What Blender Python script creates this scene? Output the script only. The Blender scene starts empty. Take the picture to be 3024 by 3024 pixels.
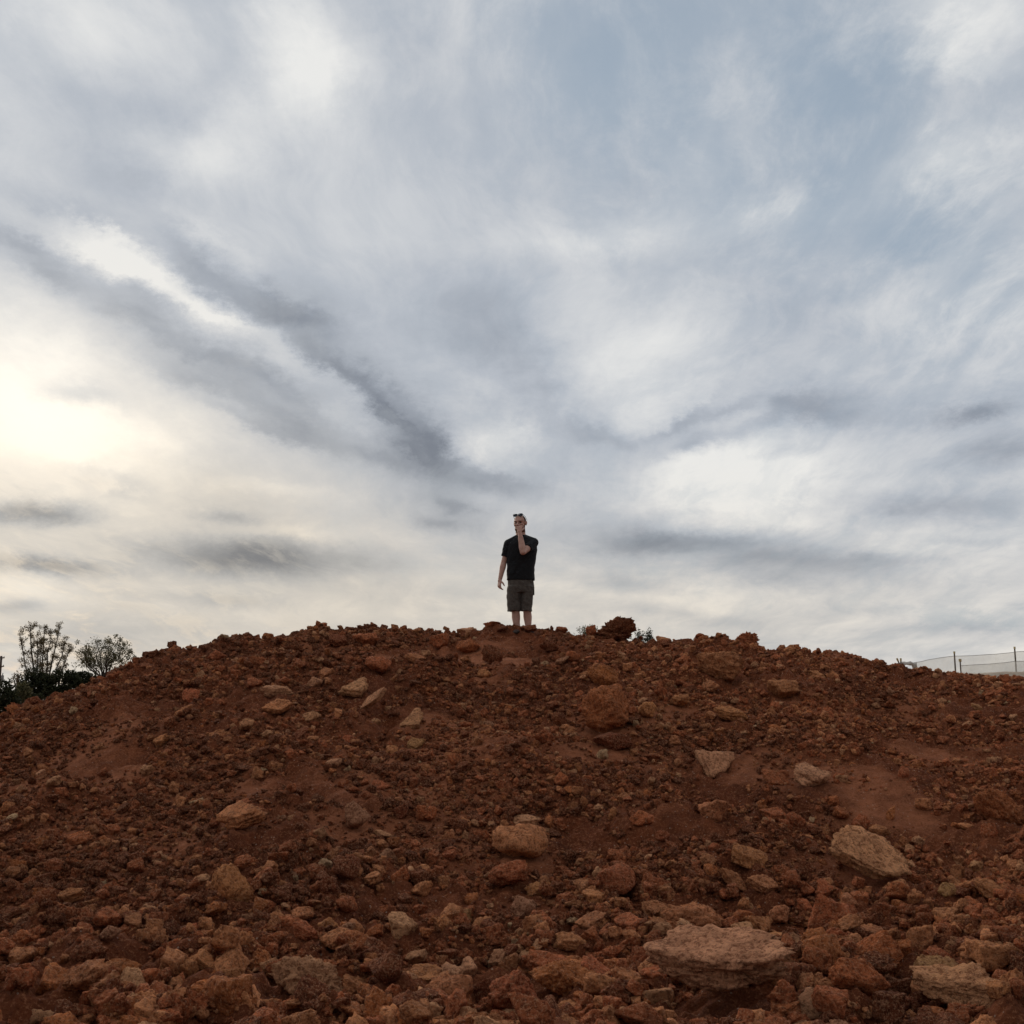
import bpy, bmesh, math, random
import numpy as np
from mathutils import Vector, Matrix, Euler

scene = bpy.context.scene
COL = scene.collection
R = math.radians

# ------------------------------------------------------------------ camera
EYE = Vector((0.0, 0.0, 1.6))
PITCH = R(9.3)
FOCAL = 3300.0            # focal length in pixels of the 3024 px photograph
cam_data = bpy.data.cameras.new('camera')
cam_data.sensor_width = 36.0
cam_data.lens = 36.0 * FOCAL / 3024.0
cam_data.clip_start = 0.05
cam_data.clip_end = 6000.0
cam = bpy.data.objects.new('camera', cam_data)
COL.objects.link(cam)
cam.location = EYE
cam.rotation_euler = (R(90) + PITCH, 0, 0)
scene.camera = cam

# ------------------------------------------------------------------ exposure
scene.view_settings.view_transform = 'Standard'
scene.view_settings.look = 'None'
scene.view_settings.exposure = 0.48
scene.view_settings.gamma = 1.0
scene.view_settings.use_curve_mapping = False
scene.cycles.max_bounces = 5
scene.cycles.diffuse_bounces = 1
scene.cycles.transparent_max_bounces = 16
scene.cycles.use_adaptive_sampling = True
scene.cycles.adaptive_threshold = .012
scene.cycles.adaptive_min_samples = 8

SUN_AZ, SUN_EL = -23.7, 13.0      # the veiled evening sun, degrees from +Y and above the horizon

SUN_DIR = Vector((math.sin(R(SUN_AZ)) * math.cos(R(SUN_EL)), math.cos(R(SUN_AZ)) * math.cos(R(SUN_EL)), math.sin(R(SUN_EL))))


def lin(r, g, b):
    return tuple(((c / 255 + .055) / 1.055) ** 2.4 if c > 10 else c / 255 / 12.92 for c in (r, g, b))


# ------------------------------------------------------------------ sky (clear sky behind a sheet of streaked cloud)
# soft cloud masses by compass direction: azimuth, elevation, half length, half width, tilt (degrees), strength
SHADE = [
    (-0.8,11.1,6.8,1.8,-19,-0.14), (-0.8,11.4,3.7,0.6,-20,-0.19), (-1.4,10.9,2.9,0.6,-16,-0.19), (4.5,13.2,5.9,1.7,-16,-0.11), (4.7,13.4,2.5,0.6,-17,-0.14),
    (5.0,12.8,2.6,0.6,-12,-0.14), (11.2,12.9,5.2,0.8,11,-0.20), (-8.3,15.2,5.9,0.7,-30,0.24), (-11.8,17.5,4.2,0.6,-23,-0.22), (-5.8,14.2,4.6,0.6,-34,-0.25),
    (-20.9,21.9,4.0,0.5,-16,0.18), (-13.9,18.3,4.4,0.5,-19,0.20), (-12.4,13.4,5.1,0.5,-18,-0.20), (12.8,11.6,6.0,0.6,11,-0.18), (11.9,13.6,4.0,0.6,28,0.22),
    (9.6,14.1,3.0,0.5,32,-0.16), (-22.1,22.5,4.8,0.9,-16,-0.20), (-15.4,22.2,3.9,0.7,-27,0.16), (-12.3,10.4,5.0,0.8,-2,0.14), (-10.6,8.1,4.9,0.6,-1,0.16),
    (-7.1,3.2,4.8,0.6,-1,-0.14), (19.1,6.5,5.5,0.5,0,-0.18), (-15.3,4.7,6.7,0.6,-3,-0.16), (-3.2,4.7,4.4,0.6,-7,0.12), (13.5,8.4,4.8,0.6,1,0.14),
    (22.6,7.2,3.8,0.4,-5,-0.15), (-16.5,20.8,5.3,2.0,-27,-0.13), (-16.1,21.2,3.1,0.7,-30,-0.17), (-16.1,20.3,3.3,0.7,-25,-0.17), (-12.1,19.2,5.9,2.1,-15,-0.17),
    (-11.5,19.5,3.2,0.7,-18,-0.22), (-11.8,18.9,3.2,0.7,-13,-0.22), (-8.8,16.1,8.0,2.7,-25,-0.19), (-8.6,16.4,6.1,0.9,-27,-0.25), (-8.2,15.1,4.9,0.9,-23,-0.25),
    (-4.6,13.2,5.1,2.5,-49,-0.17), (-3.9,13.4,2.1,0.9,-60,-0.22), (-4.8,12.6,3.1,0.9,-44,-0.22), (-23.5,20.2,6.4,2.7,-12,-0.18), (-24.1,21.0,3.4,0.9,-15,-0.23),
    (-23.1,19.7,2.7,0.9,-8,-0.23), (-18.8,18.7,5.9,2.5,-13,-0.13), (-18.6,19.3,3.4,0.9,-17,-0.17), (-18.9,18.3,3.5,0.9,-11,-0.17), (-16.9,16.5,7.3,2.5,-15,-0.16),
    (-15.8,16.9,3.7,0.9,-19,-0.21), (-15.9,15.5,4.4,0.9,-12,-0.21), (-11.3,14.5,7.1,2.5,-26,-0.17), (-10.8,15.0,5.2,0.9,-28,-0.22), (-11.0,13.6,3.4,0.9,-22,-0.22),
    (-5.5,12.2,7.0,2.4,-17,-0.15), (-5.2,12.8,5.0,0.8,-19,-0.19), (-6.5,12.1,3.4,0.8,-12,-0.19), (-20.6,21.0,3.9,1.3,-19,0.42), (-16.6,19.4,5.1,1.4,-27,0.45),
    (-11.2,16.5,5.7,1.1,-31,0.28), (-8.9,14.2,4.8,1.1,-21,0.34), (-1.4,18.0,8.2,4.0,-45,-0.20), (1.2,14.6,6.5,3.2,-58,-0.20), (-3.2,9.2,6.6,2.1,-11,-0.19),
    (-2.9,9.7,2.2,0.7,-17,-0.25), (-3.8,8.7,3.2,0.7,-6,-0.25), (7.2,7.6,9.9,2.0,-2,-0.21), (8.9,7.8,6.4,0.7,-3,-0.28), (6.5,7.4,4.3,0.7,0,-0.28),
    (14.4,6.5,6.8,1.5,-6,-0.38), (-12.8,6.8,9.1,1.6,-1,-0.75), (-23.2,8.4,4.2,0.9,4,-0.70), (-22.7,6.1,4.3,0.7,-3,-0.62), (-23.8,4.2,2.8,0.6,5,-0.35),
    (-14.0,8.9,2.7,0.6,-10,-0.28), (9.7,13.2,6.1,1.8,22,-0.16), (9.8,13.7,4.4,0.6,19,-0.21), (10.6,12.9,4.3,0.6,24,-0.21), (15.0,14.3,5.0,1.1,3,-0.28),
    (16.3,13.5,4.3,1.0,-2,-0.26), (22.8,13.3,4.2,1.7,6,-0.18), (22.6,13.5,2.8,0.6,3,-0.23), (22.6,13.1,2.4,0.6,10,-0.23), (23.8,11.4,4.0,1.3,1,-0.30),
    (21.1,8.9,7.0,1.3,-3,-0.30), (-21.6,14.2,3.3,1.1,-5,-0.40), (-20.8,10.2,3.6,0.9,-6,-0.45), (12.5,11.5,5.7,3.5,10,0.42), (6.9,16.2,8.7,5.4,6,0.22),
    (-0.4,12.8,4.0,2.0,9,0.36), (10.6,10.1,8.3,2.4,-3,0.28), (-11.6,31.2,6.0,3.0,-57,0.26), (-13.9,27.8,7.7,3.0,-150,0.22), (-18.6,26.2,6.0,2.4,-6,0.20),
    (-22.6,30.6,9.1,4.0,6,0.16), (-19.8,27.7,8.4,2.2,6,-0.16), (-20.6,24.4,6.0,3.0,-2,-0.22), (4.7,23.2,8.2,1.6,3,0.20), (14.7,23.8,8.1,1.5,1,0.20),
    (23.0,25.1,7.5,3.0,-3,0.26), (24.1,30.8,6.2,2.4,-9,0.28), (22.9,29.3,6.3,1.1,-14,0.20), (-10.0,15.1,3.7,1.6,-57,-0.10), (-13.6,22.0,9.4,4.0,-1,0.06),
    (6.0,5.3,17.0,1.6,-3,0.10), (19.4,7.4,9.3,1.9,-2,0.14), (8.3,4.0,7.0,0.6,-7,-0.18), (22.1,3.1,4.4,0.6,0,-0.22), (-4.3,4.9,6.3,1.1,-3,-0.12),
    (5.6,5.6,5.4,0.8,-6,-0.22), (13.8,5.6,4.3,0.7,-7,-0.16), (-20.3,2.9,8.0,1.9,-1,-0.20),
]
BLUE = [
    (12.6,31.1,16.7,8.9,-33,0.72), (3.5,31.3,11.7,6.5,-28,0.55), (18.8,29.2,7.0,4.8,-20,0.51), (22.0,21.8,8.6,4.0,-20,0.64), (22.5,17.9,8.0,3.5,-14,0.34),
    (-20.6,10.2,3.9,1.1,-8,0.42), (22.8,3.4,3.7,0.8,-6,0.42), (12.5,25.3,9.9,5.4,-13,0.26), (12.3,28.9,5.4,2.6,-64,-0.42), (6.7,26.4,4.6,1.6,-90,-0.24),
    (18.6,29.7,2.3,0.9,-61,-0.24), (3.5,32.0,3.6,1.9,46,-0.17), (17.2,27.2,4.0,1.1,10,-0.17),
]
WARM = [
    (-18.2,6.6,22.5,10.8,-2,1.00), (-23.7,13.1,15.1,11.3,-2,0.50), (6.2,3.9,27.0,6.2,-1,0.50),
]
GLOW = [
    (-23.2,13.3,13.4,9.6,-8,0.47), (-24.1,13.4,7.7,5.3,-6,0.55), (-20.0,11.9,7.1,2.5,2,0.35), (-23.2,4.9,4.4,1.9,0,0.35),
]


world = bpy.data.worlds.new('World')
scene.world = world
world.use_nodes = True
world.cycles.sampling_method = 'NONE'      # the cloud sheet is smooth: no importance map needed
wt = world.node_tree
wt.nodes.clear()


class NT:
    """small helper to write node graphs"""
    def __init__(self, tree):
        self.t = tree

    def new(self, kind, **kw):
        n = self.t.nodes.new(kind)
        for k, v in kw.items():
            setattr(n, k, v)
        return n

    def put(self, sock, v):
        if isinstance(v, bpy.types.NodeSocket):
            self.t.links.new(v, sock)
        elif v is not None:
            sock.default_value = v

    def math(self, op, a, b=None, c=None, clamp=False):
        n = self.new('ShaderNodeMath', operation=op, use_clamp=clamp)
        for i, v in enumerate((a, b, c)):
            if v is not None:
                self.put(n.inputs[i], v)
        return n.outputs[0]

    def vmath(self, op, a, b=None, c=None, out=0):
        n = self.new('ShaderNodeVectorMath', operation=op)
        for i, v in enumerate((a, b, c)):
            if v is not None:
                self.put(n.inputs[i], v)
        return n.outputs[out]

    def comb(self, x, y, z):
        n = self.new('ShaderNodeCombineXYZ')
        for i, v in enumerate((x, y, z)):
            self.put(n.inputs[i], v)
        return n.outputs[0]

    def mapping(self, vec, kind='POINT', loc=(0, 0, 0), rot=(0, 0, 0), scale=(1, 1, 1)):
        n = self.new('ShaderNodeMapping', vector_type=kind)
        self.put(n.inputs['Vector'], vec)
        n.inputs['Location'].default_value = loc
        n.inputs['Rotation'].default_value = rot
        n.inputs['Scale'].default_value = scale
        return n.outputs[0]

    def noise(self, vec, scale=1.0, detail=4.0, rough=.55, dist=0.0, color=False):
        n = self.new('ShaderNodeTexNoise')
        if vec is not None:
            self.put(n.inputs['Vector'], vec)
        n.inputs['Scale'].default_value = scale
        n.inputs['Detail'].default_value = detail
        n.inputs['Roughness'].default_value = rough
        n.inputs['Distortion'].default_value = dist
        return n.outputs['Color' if color else 'Fac']

    def ramp(self, fac, stops, interp='LINEAR'):
        n = self.new('ShaderNodeValToRGB')
        n.color_ramp.interpolation = interp
        el = n.color_ramp.elements
        while len(el) < len(stops):
            el.new(.5)
        for e, (p, c) in zip(el, stops):
            e.position = p
            e.color = (*c, 1) if len(c) == 3 else c
        self.put(n.inputs[0], fac)
        return n.outputs[0]

    def maprange(self, v, a, b, c=0.0, d=1.0, kind='LINEAR'):
        n = self.new('ShaderNodeMapRange', interpolation_type=kind)
        n.clamp = True
        for s, x in zip(n.inputs[:5], (v, a, b, c, d)):
            self.put(s, x)
        return n.outputs[0]

    def mix(self, fac, a, b, blend='MIX'):
        n = self.new('ShaderNodeMix', data_type='RGBA', blend_type=blend)
        self.put(n.inputs[0], fac)
        for s, v in ((n.inputs[6], a), (n.inputs[7], b)):
            if isinstance(v, tuple) and len(v) == 3:
                v = (*v, 1)
            self.put(s, v)
        return n.outputs[2]


def build_sky():
    g = NT(wt)
    tc = g.new('ShaderNodeTexCoord')
    d = tc.outputs['Generated']
    sep = g.new('ShaderNodeSeparateXYZ')
    g.put(sep.inputs[0], d)
    x, y, z = sep.outputs
    az = g.math('DEGREES', g.math('ARCTAN2', x, y))
    el = g.math('DEGREES', g.math('ARCSINE', z))
    # the cloud sheet seen in perspective: streaks run along the line of sight and fan out overhead
    k = g.math('DIVIDE', 1.0, g.math('ADD', g.math('MAXIMUM', z, -.02), 0.19))
    q = g.comb(g.math('MULTIPLY', x, k), g.math('MULTIPLY', y, k), 0.0)
    bend = g.vmath('SUBTRACT', g.noise(q, 1.3, 3, .5, color=True), (.5, .5, .5))
    qw = g.vmath('MULTIPLY_ADD', bend, (.45, .45, 0), q)
    streak = g.noise(g.vmath('MULTIPLY', qw, (1.5, .5, 1)), 1.7, 8, .60)
    soft = g.noise(g.vmath('MULTIPLY_ADD', qw, (1, .8, 1), (3, 1, 0)), 2.4, 8, .63)
    fine = g.noise(g.vmath('MULTIPLY_ADD', qw, (1.5, .7, 1), (7, 2, 0)), 5.0, 7, .66)
    fibre = g.noise(g.vmath('MULTIPLY_ADD', g.vmath('MULTIPLY_ADD', bend, (.16, .16, 0), q), (3.6, .9, 1), (1, 5, 0)), 1.5, 7, .60)      # drawn-out threads of high cloud
    # bend the named masses with noise so that their edges feather
    w1 = g.vmath('SUBTRACT', g.noise(g.vmath('MULTIPLY', d, (1, 1, 1.6)), 8.0, 8, .70, color=True), (.5, .5, .5))
    squash = g.maprange(el, 2, 16, .8, 3.8)          # low bands lie flat and straight
    p = g.vmath('MULTIPLY_ADD', w1, g.comb(5.5, squash, 0.0), g.comb(az, el, 1.0))

    def total(table, start):
        acc = start
        for a, e, l, w, t, s in table:
            c, n = math.cos(R(t)), math.sin(R(t))
            l, w = l * .62, w * .62
            u = g.vmath('DOT_PRODUCT', p, (c / l, n / l, -(c * a + n * e) / l), out=1)
            v = g.vmath('DOT_PRODUCT', p, (-n / w, c / w, -(c * e - n * a) / w), out=1)
            r2 = g.math('MULTIPLY_ADD', v, v, g.math('MULTIPLY', u, u))
            acc = g.math('MULTIPLY_ADD', g.math('POWER', .3679, r2), s, acc)
        return acc

    low = g.maprange(el, 0, 16, 1, 0, 'SMOOTHSTEP')
    n = g.math('MULTIPLY_ADD', g.math('SUBTRACT', streak, .5), .50, g.math('MULTIPLY_ADD', low, .10, .63))
    n = g.math('MULTIPLY_ADD', g.math('SUBTRACT', fibre, .5), .30, n)
    n = g.math('MULTIPLY_ADD', g.math('SUBTRACT', soft, .5), .55, n)
    n = g.math('MULTIPLY_ADD', g.math('SUBTRACT', fine, .5), .36, n)
    shade = total(SHADE, n)
    blue = total(BLUE, g.math('MULTIPLY_ADD', g.math('SUBTRACT', soft, .5), -.8, .08))
    # wisps of cloud stay white in front of the blue
    blue = g.math('SUBTRACT', blue, g.math('ADD', g.maprange(fine, .47, .75, 0, .55), g.maprange(fibre, .45, .75, 0, .45)))
    blue = g.maprange(blue, -.25, 1.0, 0, .90, 'SMOOTHSTEP')
    warm = g.math('ADD', total(WARM, 0.0), g.math('MULTIPLY', low, .32), clamp=True)
    glow = total(GLOW, 0.0)
    shade = g.math('ADD', shade, g.math('MULTIPLY', glow, .35))
    cloud = g.ramp(shade, [(0.0, lin(126, 133, 145)), (.28, lin(157, 164, 175)), (.52, lin(184, 190, 199)),
                           (.74, lin(208, 211, 215)), (1.0, lin(236, 236, 234))])
    cloud = g.mix(warm, cloud, g.mix(1.0, cloud, (1.08, .965, .815), 'MULTIPLY'))
    cloud = g.vmath('MULTIPLY_ADD', g.comb(glow, glow, glow), (.27, .26, .235), cloud)
    sky = g.new('ShaderNodeTexSky', sky_type='NISHITA')
    sky.sun_disc = False
    sky.sun_elevation = R(SUN_EL)
    sky.sun_rotation = R(SUN_AZ)
    sky.air_density = 1.0
    sky.dust_density = 1.2
    clear = g.vmath('MULTIPLY_ADD', sky.outputs[0], (.022, .022, .022), (.265, .33, .405))
    col = g.mix(blue, cloud, clear)
    # the cloud is brightest towards the sun and fades away from it
    sd = g.vmath('DOT_PRODUCT', d, tuple(SUN_DIR), out=1)
    fade = g.maprange(sd, -1.0, .45, .60, 1.0)
    col = g.vmath('MULTIPLY', col, g.comb(fade, fade, fade))
    # below the horizon: the dusty ground far away
    col = g.mix(g.maprange(el, -3, 0, 1, 0), col, lin(150, 130, 112))
    bg = g.new('ShaderNodeBackground')
    g.put(bg.inputs[0], g.vmath('MULTIPLY', col, (10, 10, 10)))
    bg.inputs[1].default_value = 0.070
    out = g.new('ShaderNodeOutputWorld')
    wt.links.new(bg.outputs[0], out.inputs[0])


build_sky()

# ------------------------------------------------------------------ sun, veiled by cloud
sun_data = bpy.data.lights.new('sun', 'SUN')
sun_data.energy = 1.5
sun_data.angle = R(48)
sun_data.color = (1.0, .86, .66)
sun = bpy.data.objects.new('sun', sun_data)
COL.objects.link(sun)
sun.rotation_euler = SUN_DIR.to_track_quat('Z', 'Y').to_euler()


# ================================================================== helpers
def hash01(ix, iy, iz, seed):
    h = (ix.astype(np.int64) * 374761393 + iy.astype(np.int64) * 668265263 + iz.astype(np.int64) * 2147483647 + seed * 1274126177) & 0xffffffff
    h = ((h ^ (h >> 13)) * 1274126177) & 0xffffffff
    h = ((h ^ (h >> 15)) * 2246822519) & 0xffffffff
    return ((h ^ (h >> 16)) & 0xffffff) / float(0xffffff)


def noise2(x, y, seed=0):
    ix, iy = np.floor(x), np.floor(y)
    fx, fy = x - ix, y - iy
    fx = fx * fx * fx * (fx * (fx * 6 - 15) + 10)
    fy = fy * fy * fy * (fy * (fy * 6 - 15) + 10)
    z = np.zeros_like(ix)
    a, b = hash01(ix, iy, z, seed), hash01(ix + 1, iy, z, seed)
    c, d = hash01(ix, iy + 1, z, seed), hash01(ix + 1, iy + 1, z, seed)
    return 2 * (a + (b - a) * fx + (c - a) * fy + (a - b - c + d) * fx * fy) - 1


def noise3(p, seed=0):
    i = np.floor(p)
    f = p - i
    f = f * f * f * (f * (f * 6 - 15) + 10)
    out = 0
    for dx in (0, 1):
        for dy in (0, 1):
            for dz in (0, 1):
                w = (f[:, 0] if dx else 1 - f[:, 0]) * (f[:, 1] if dy else 1 - f[:, 1]) * (f[:, 2] if dz else 1 - f[:, 2])
                out = out + w * hash01(i[:, 0] + dx, i[:, 1] + dy, i[:, 2] + dz, seed)
    return 2 * out - 1


def fbm2(x, y, octaves=4, seed=0, gain=.5):
    s, a = 0, 1.0
    for o in range(octaves):
        s = s + a * noise2(x * 2.03 ** o + 17.3 * o, y * 2.03 ** o - 9.1 * o, seed + o)
        a *= gain
    return s


def fbm3(p, octaves=3, seed=0, gain=.5):
    s, a = 0, 1.0
    for o in range(octaves):
        s = s + a * noise3(p * 2.03 ** o + 11.7 * o, seed + o)
        a *= gain
    return s


def mesh_np(name, verts, faces, smooth=True):
    """mesh from numpy arrays: verts (n,3), faces (m,3) or (m,4)"""
    me = bpy.data.meshes.new(name)
    n, m, k = len(verts), len(faces), faces.shape[1]
    me.vertices.add(n)
    me.vertices.foreach_set('co', np.asarray(verts, np.float32).ravel())
    me.loops.add(m * k)
    me.loops.foreach_set('vertex_index', np.asarray(faces, np.int32).ravel())
    me.polygons.add(m)
    me.polygons.foreach_set('loop_start', np.arange(0, m * k, k, dtype=np.int32))
    me.update(calc_edges=True)
    me.polygons.foreach_set('use_smooth', np.full(m, smooth))
    me.validate()
    return me


def link(name, data, parent=None, mat=None, loc=(0, 0, 0)):
    o = bpy.data.objects.new(name, data)
    COL.objects.link(o)
    o.location = loc
    o.parent = parent
    if mat is not None and data is not None:
        data.materials.append(mat)
    return o


def tag(o, label, cat, group=None, kind=None):
    o['label'] = label
    o['category'] = cat
    if group:
        o['group'] = group
    if kind:
        o['kind'] = kind
    return o


def struct(o, kind='structure'):
    o['kind'] = kind
    return o


def material(name):
    m = bpy.data.materials.new(name)
    m.use_nodes = True
    m.node_tree.nodes.clear()
    g = NT(m.node_tree)
    bs = g.new('ShaderNodeBsdfPrincipled')
    out = g.new('ShaderNodeOutputMaterial')
    m.node_tree.links.new(bs.outputs[0], out.inputs[0])
    return m, g, bs, out


def bump(g, bs, height, strength=.5, distance=.02):
    b = g.new('ShaderNodeBump')
    b.inputs['Strength'].default_value = strength
    b.inputs['Distance'].default_value = distance
    g.put(b.inputs['Height'], height)
    g.put(bs.inputs['Normal'], b.outputs[0])


# ================================================================== the shape of the mound
# crest line: picture points on the skyline of the heap, turned into heights along the ridge
SKYLINE = np.array([(-900, 2330), (-400, 2200), (0, 2152), (47, 2130), (109, 2100), (150, 2066), (207, 2050), (274, 2046), (310, 2036), (330, 2030), (373, 2026),
    (404, 2010), (440, 1968), (492, 1932), (526, 1922), (572, 1926), (671, 1897), (748, 1889), (821, 1881), (888, 1869), (945, 1854),
    (997, 1857), (1069, 1858), (1188, 1851), (1250, 1869), (1328, 1868), (1400, 1863), (1452, 1857), (1490, 1859), (1560, 1862), (1602, 1862), (1700, 1870),
    (1800, 1884), (1933, 1888), (2012, 1892), (2126, 1892), (2200, 1904), (2297, 1922), (2354, 1925), (2434, 1925), (2497, 1942), (2554, 1954),
    (2622, 1966), (2730, 1976), (2771, 1982), (2839, 1983), (2961, 2004), (2988, 2016), (3021, 2040), (3300, 2150), (3900, 2330)], float)


def ray(px, py):
    """direction of a point of the photograph, in the place"""
    cx, cy = (px - 1512) / FOCAL, (1512 - py) / FOCAL
    return cx, math.cos(PITCH) - math.sin(PITCH) * cy, math.sin(PITCH) + math.cos(PITCH) * cy


def crest_y(x):
    return 17.2 - .010 * x * x


_rx, _ry, _rz = ray(SKYLINE[:, 0], SKYLINE[:, 1])
_t = np.full(len(_rx), 17.0)
for _ in range(8):
    _t = crest_y(_rx * _t) / _ry
CREST_X, CREST_Z = _rx * _t, np.maximum(EYE.z + _rz * _t - .06, .05)

_PT = np.array([-.35, 0, .08, .18, .30, .42, .55, .68, .80, .90, 1.0, 1.06, 1.2, 1.5, 1.9, 2.4])
_PS = np.array([-.02, .0, .025, .10, .235, .39, .565, .735, .865, .945, 1.0, .985, .85, .45, .08, 0])
_tt = np.linspace(-.35, 2.4, 1200)
_ss = np.interp(_tt, _PT, _PS)
_ker = np.hanning(41); _ker /= _ker.sum()
_ss2 = np.convolve(np.pad(_ss, 20, 'edge'), _ker, 'valid')
_ss = np.where((_tt > .93) & (_tt < 1.03), _ss, _ss2)      # keep the lip of the crest crisp


def smooth_patch(x, y):
    """0 on loose rubble .. 1 on trickled fine earth"""
    n = fbm2(x * .55 + 3.3, y * .75 + 1.7, 3, 40)
    m = np.clip((n - .26) * 2.4, 0, 1) * np.clip((y - 8.2) / 1.6, 0, 1)
    for cx, cy, rx, ry in PATCHES:
        m = np.maximum(m, np.clip(1.25 - np.hypot((x - cx) / rx, (y - cy) / ry) + .35 * fbm2(x * 2.1, y * 2.1, 3, 44), 0, 1))
    return m


def mound_coarse(x, y):
    h = np.interp(x, CREST_X, CREST_Z)
    yc = crest_y(x)
    y0 = 7.4 + .35 * np.sin(x * .55 + .6) + .012 * x * x
    t = (y - y0) / np.maximum(yc - y0, 1.0)
    z = h * np.interp(t, _tt, _ss)
    w = np.clip(1 - np.abs(t - 1) * 6, 0, 1)          # keep the skyline where it is
    z = z + (1 - w) * .11 * fbm2(x * .62, y * .62, 3, 3) * np.clip((22 - y) / 6, 0, 1)
    # a slumped face under the crest: the lip stands out over a hollow
    z = z - .10 * np.exp(-((t - .80) / .07) ** 2) * np.clip(.6 + fbm2(x * .5, y * .1, 2, 8), 0, 1)
    return z


PATCHES = []


def mound_z(x, y):
    x, y = np.asarray(x, float), np.asarray(y, float)
    z = mound_coarse(x, y)
    s = smooth_patch(x, y)
    lump = np.abs(fbm2(x * 1.7, y * 1.7, 3, 21)) - .3
    clod = np.abs(fbm2(x * 5.2, y * 5.2, 3, 31)) - .3
    return z + (1 - .75 * s) * ((.11 + .06 * np.clip((9.5 - y) / 2, 0, 1)) * lump + .075 * clod)


def at(px, py):
    """where the sight line through a point of the photograph meets the heap"""
    dx, dy, dz = ray(px, py)
    t = np.arange(3.5, 26, .01)
    zz = EYE.z + dz * t - mound_coarse(dx * t, dy * t)
    hit = np.nonzero(zz < 0)[0]
    if len(hit) == 0:
        i = int(np.argmin(zz + (t > crest_y(dx * t)) * 9))
    else:
        i = int(hit[0])
    return dx * t[i], dy * t[i], t[i]


for _px, _py, _rx_, _ry_ in ((260, 2480, .75, .8), (640, 2330, .6, .6), (1445, 2270, .38, .5), (1950, 2250, .55, .6), (2020, 2100, .7, .6),
                             (1420, 2010, .55, .5), (2750, 2250, .9, .6), (200, 2250, .7, .7), (2480, 2570, .4, .4), (1150, 2520, .3, .3),
                             (330, 2150, .8, .6), (2420, 2100, .9, .5), (2900, 2600, .5, .4), (560, 2480, .5, .5)):
    _a = at(_px, _py)
    PATCHES.append((_a[0], _a[1], _rx_ * .8, _ry_ * .75))


def span(a, b, step):
    return np.linspace(a, b, int(round((b - a) / step)) + 1)


gx = np.concatenate([span(-24, -10, .35)[:-1], span(-10, 10, .036), span(10, 24, .35)[1:]])
gy = np.concatenate([span(1.5, 4.2, .15)[:-1], span(4.2, 8, .028)[:-1], span(8, 17.6, .026)[:-1], span(17.6, 19, .06)[:-1], span(19, 34, .35)])
GX, GY = np.meshgrid(gx, gy)
X, Y = GX.ravel(), GY.ravel()
Z = mound_z(X, Y)
S_ = smooth_patch(X, Y)
Z += (1 - .72 * S_) * (.030 * (np.abs(fbm2(X * 13, Y * 13, 2, 51)) - .3) + .020 * (np.abs(noise2(X * 31, Y * 31, 61)) - .3)) + .006 * noise2(X * 45, Y * 45, 71)
edge = np.minimum.reduce([X + 24, 24 - X, Y - 1.5, 34 - Y])
Z -= .9 * np.clip(1 - edge / 1.5, 0, 1)
nx, ny = len(gx), len(gy)
idx = np.arange(nx * ny).reshape(ny, nx)
quads = np.stack([idx[:-1, :-1], idx[:-1, 1:], idx[1:, 1:], idx[1:, :-1]], -1).reshape(-1, 4)

# ------------------------------------------------------------------ earth and rock materials
EARTH = (.215, .068, .030)


def make_earth():
    m, g, bs, out = material('red_earth')
    tc = g.new('ShaderNodeTexCoord').outputs['Object']
    n1 = g.noise(tc, .55, 4, .6)
    n2 = g.noise(tc, 6, 5, .65)
    n3 = g.noise(tc, 48, 6, .78)
    c = g.ramp(n1, [(.30, (.150, .039, .015)), (.52, (.230, .062, .023)), (.72, (.300, .088, .034))])
    c = g.mix(g.maprange(n2, .35, .75, 0, .8), c, (.085, .024, .010))
    c = g.mix(g.maprange(n3, .52, .72, 0, .65), c, (.30, .120, .056))
    dust = g.new('ShaderNodeAttribute', attribute_name='dust').outputs['Fac']     # dry fine earth that has trickled down
    c = g.mix(g.math('MULTIPLY', dust, g.maprange(n2, .3, .7, 1, .25)), c, (.46, .160, .072))
    c = g.mix(g.maprange(n3, .46, .34, 0, .8), c, (.070, .019, .008))
    c = g.mix(g.maprange(n3, .53, .64, 0, .7), c, (.50, .195, .090))
    vo = g.new('ShaderNodeTexVoronoi')
    g.put(vo.inputs['Vector'], tc)
    vo.inputs['Scale'].default_value = 42
    # odd chips of pale stone in the earth
    sc = g.new('ShaderNodeSeparateColor')
    g.put(sc.inputs[0], vo.outputs['Color'])
    sp = g.math('MULTIPLY', g.math('LESS_THAN', vo.outputs['Distance'], .26), g.math('GREATER_THAN', sc.outputs[0], .93))
    c = g.mix(g.math('MULTIPLY', sp, .7), c, (.48, .33, .24))
    g.put(bs.inputs['Base Color'], c)
    bs.inputs['Roughness'].default_value = .95
    bs.inputs['Specular IOR Level'].default_value = .12
    h = g.math('MULTIPLY_ADD', n3, 1.0, g.math('MULTIPLY', g.noise(tc, 20, 4, .65), .9))
    bump(g, bs, h, 1.0, .034)
    return m


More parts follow.
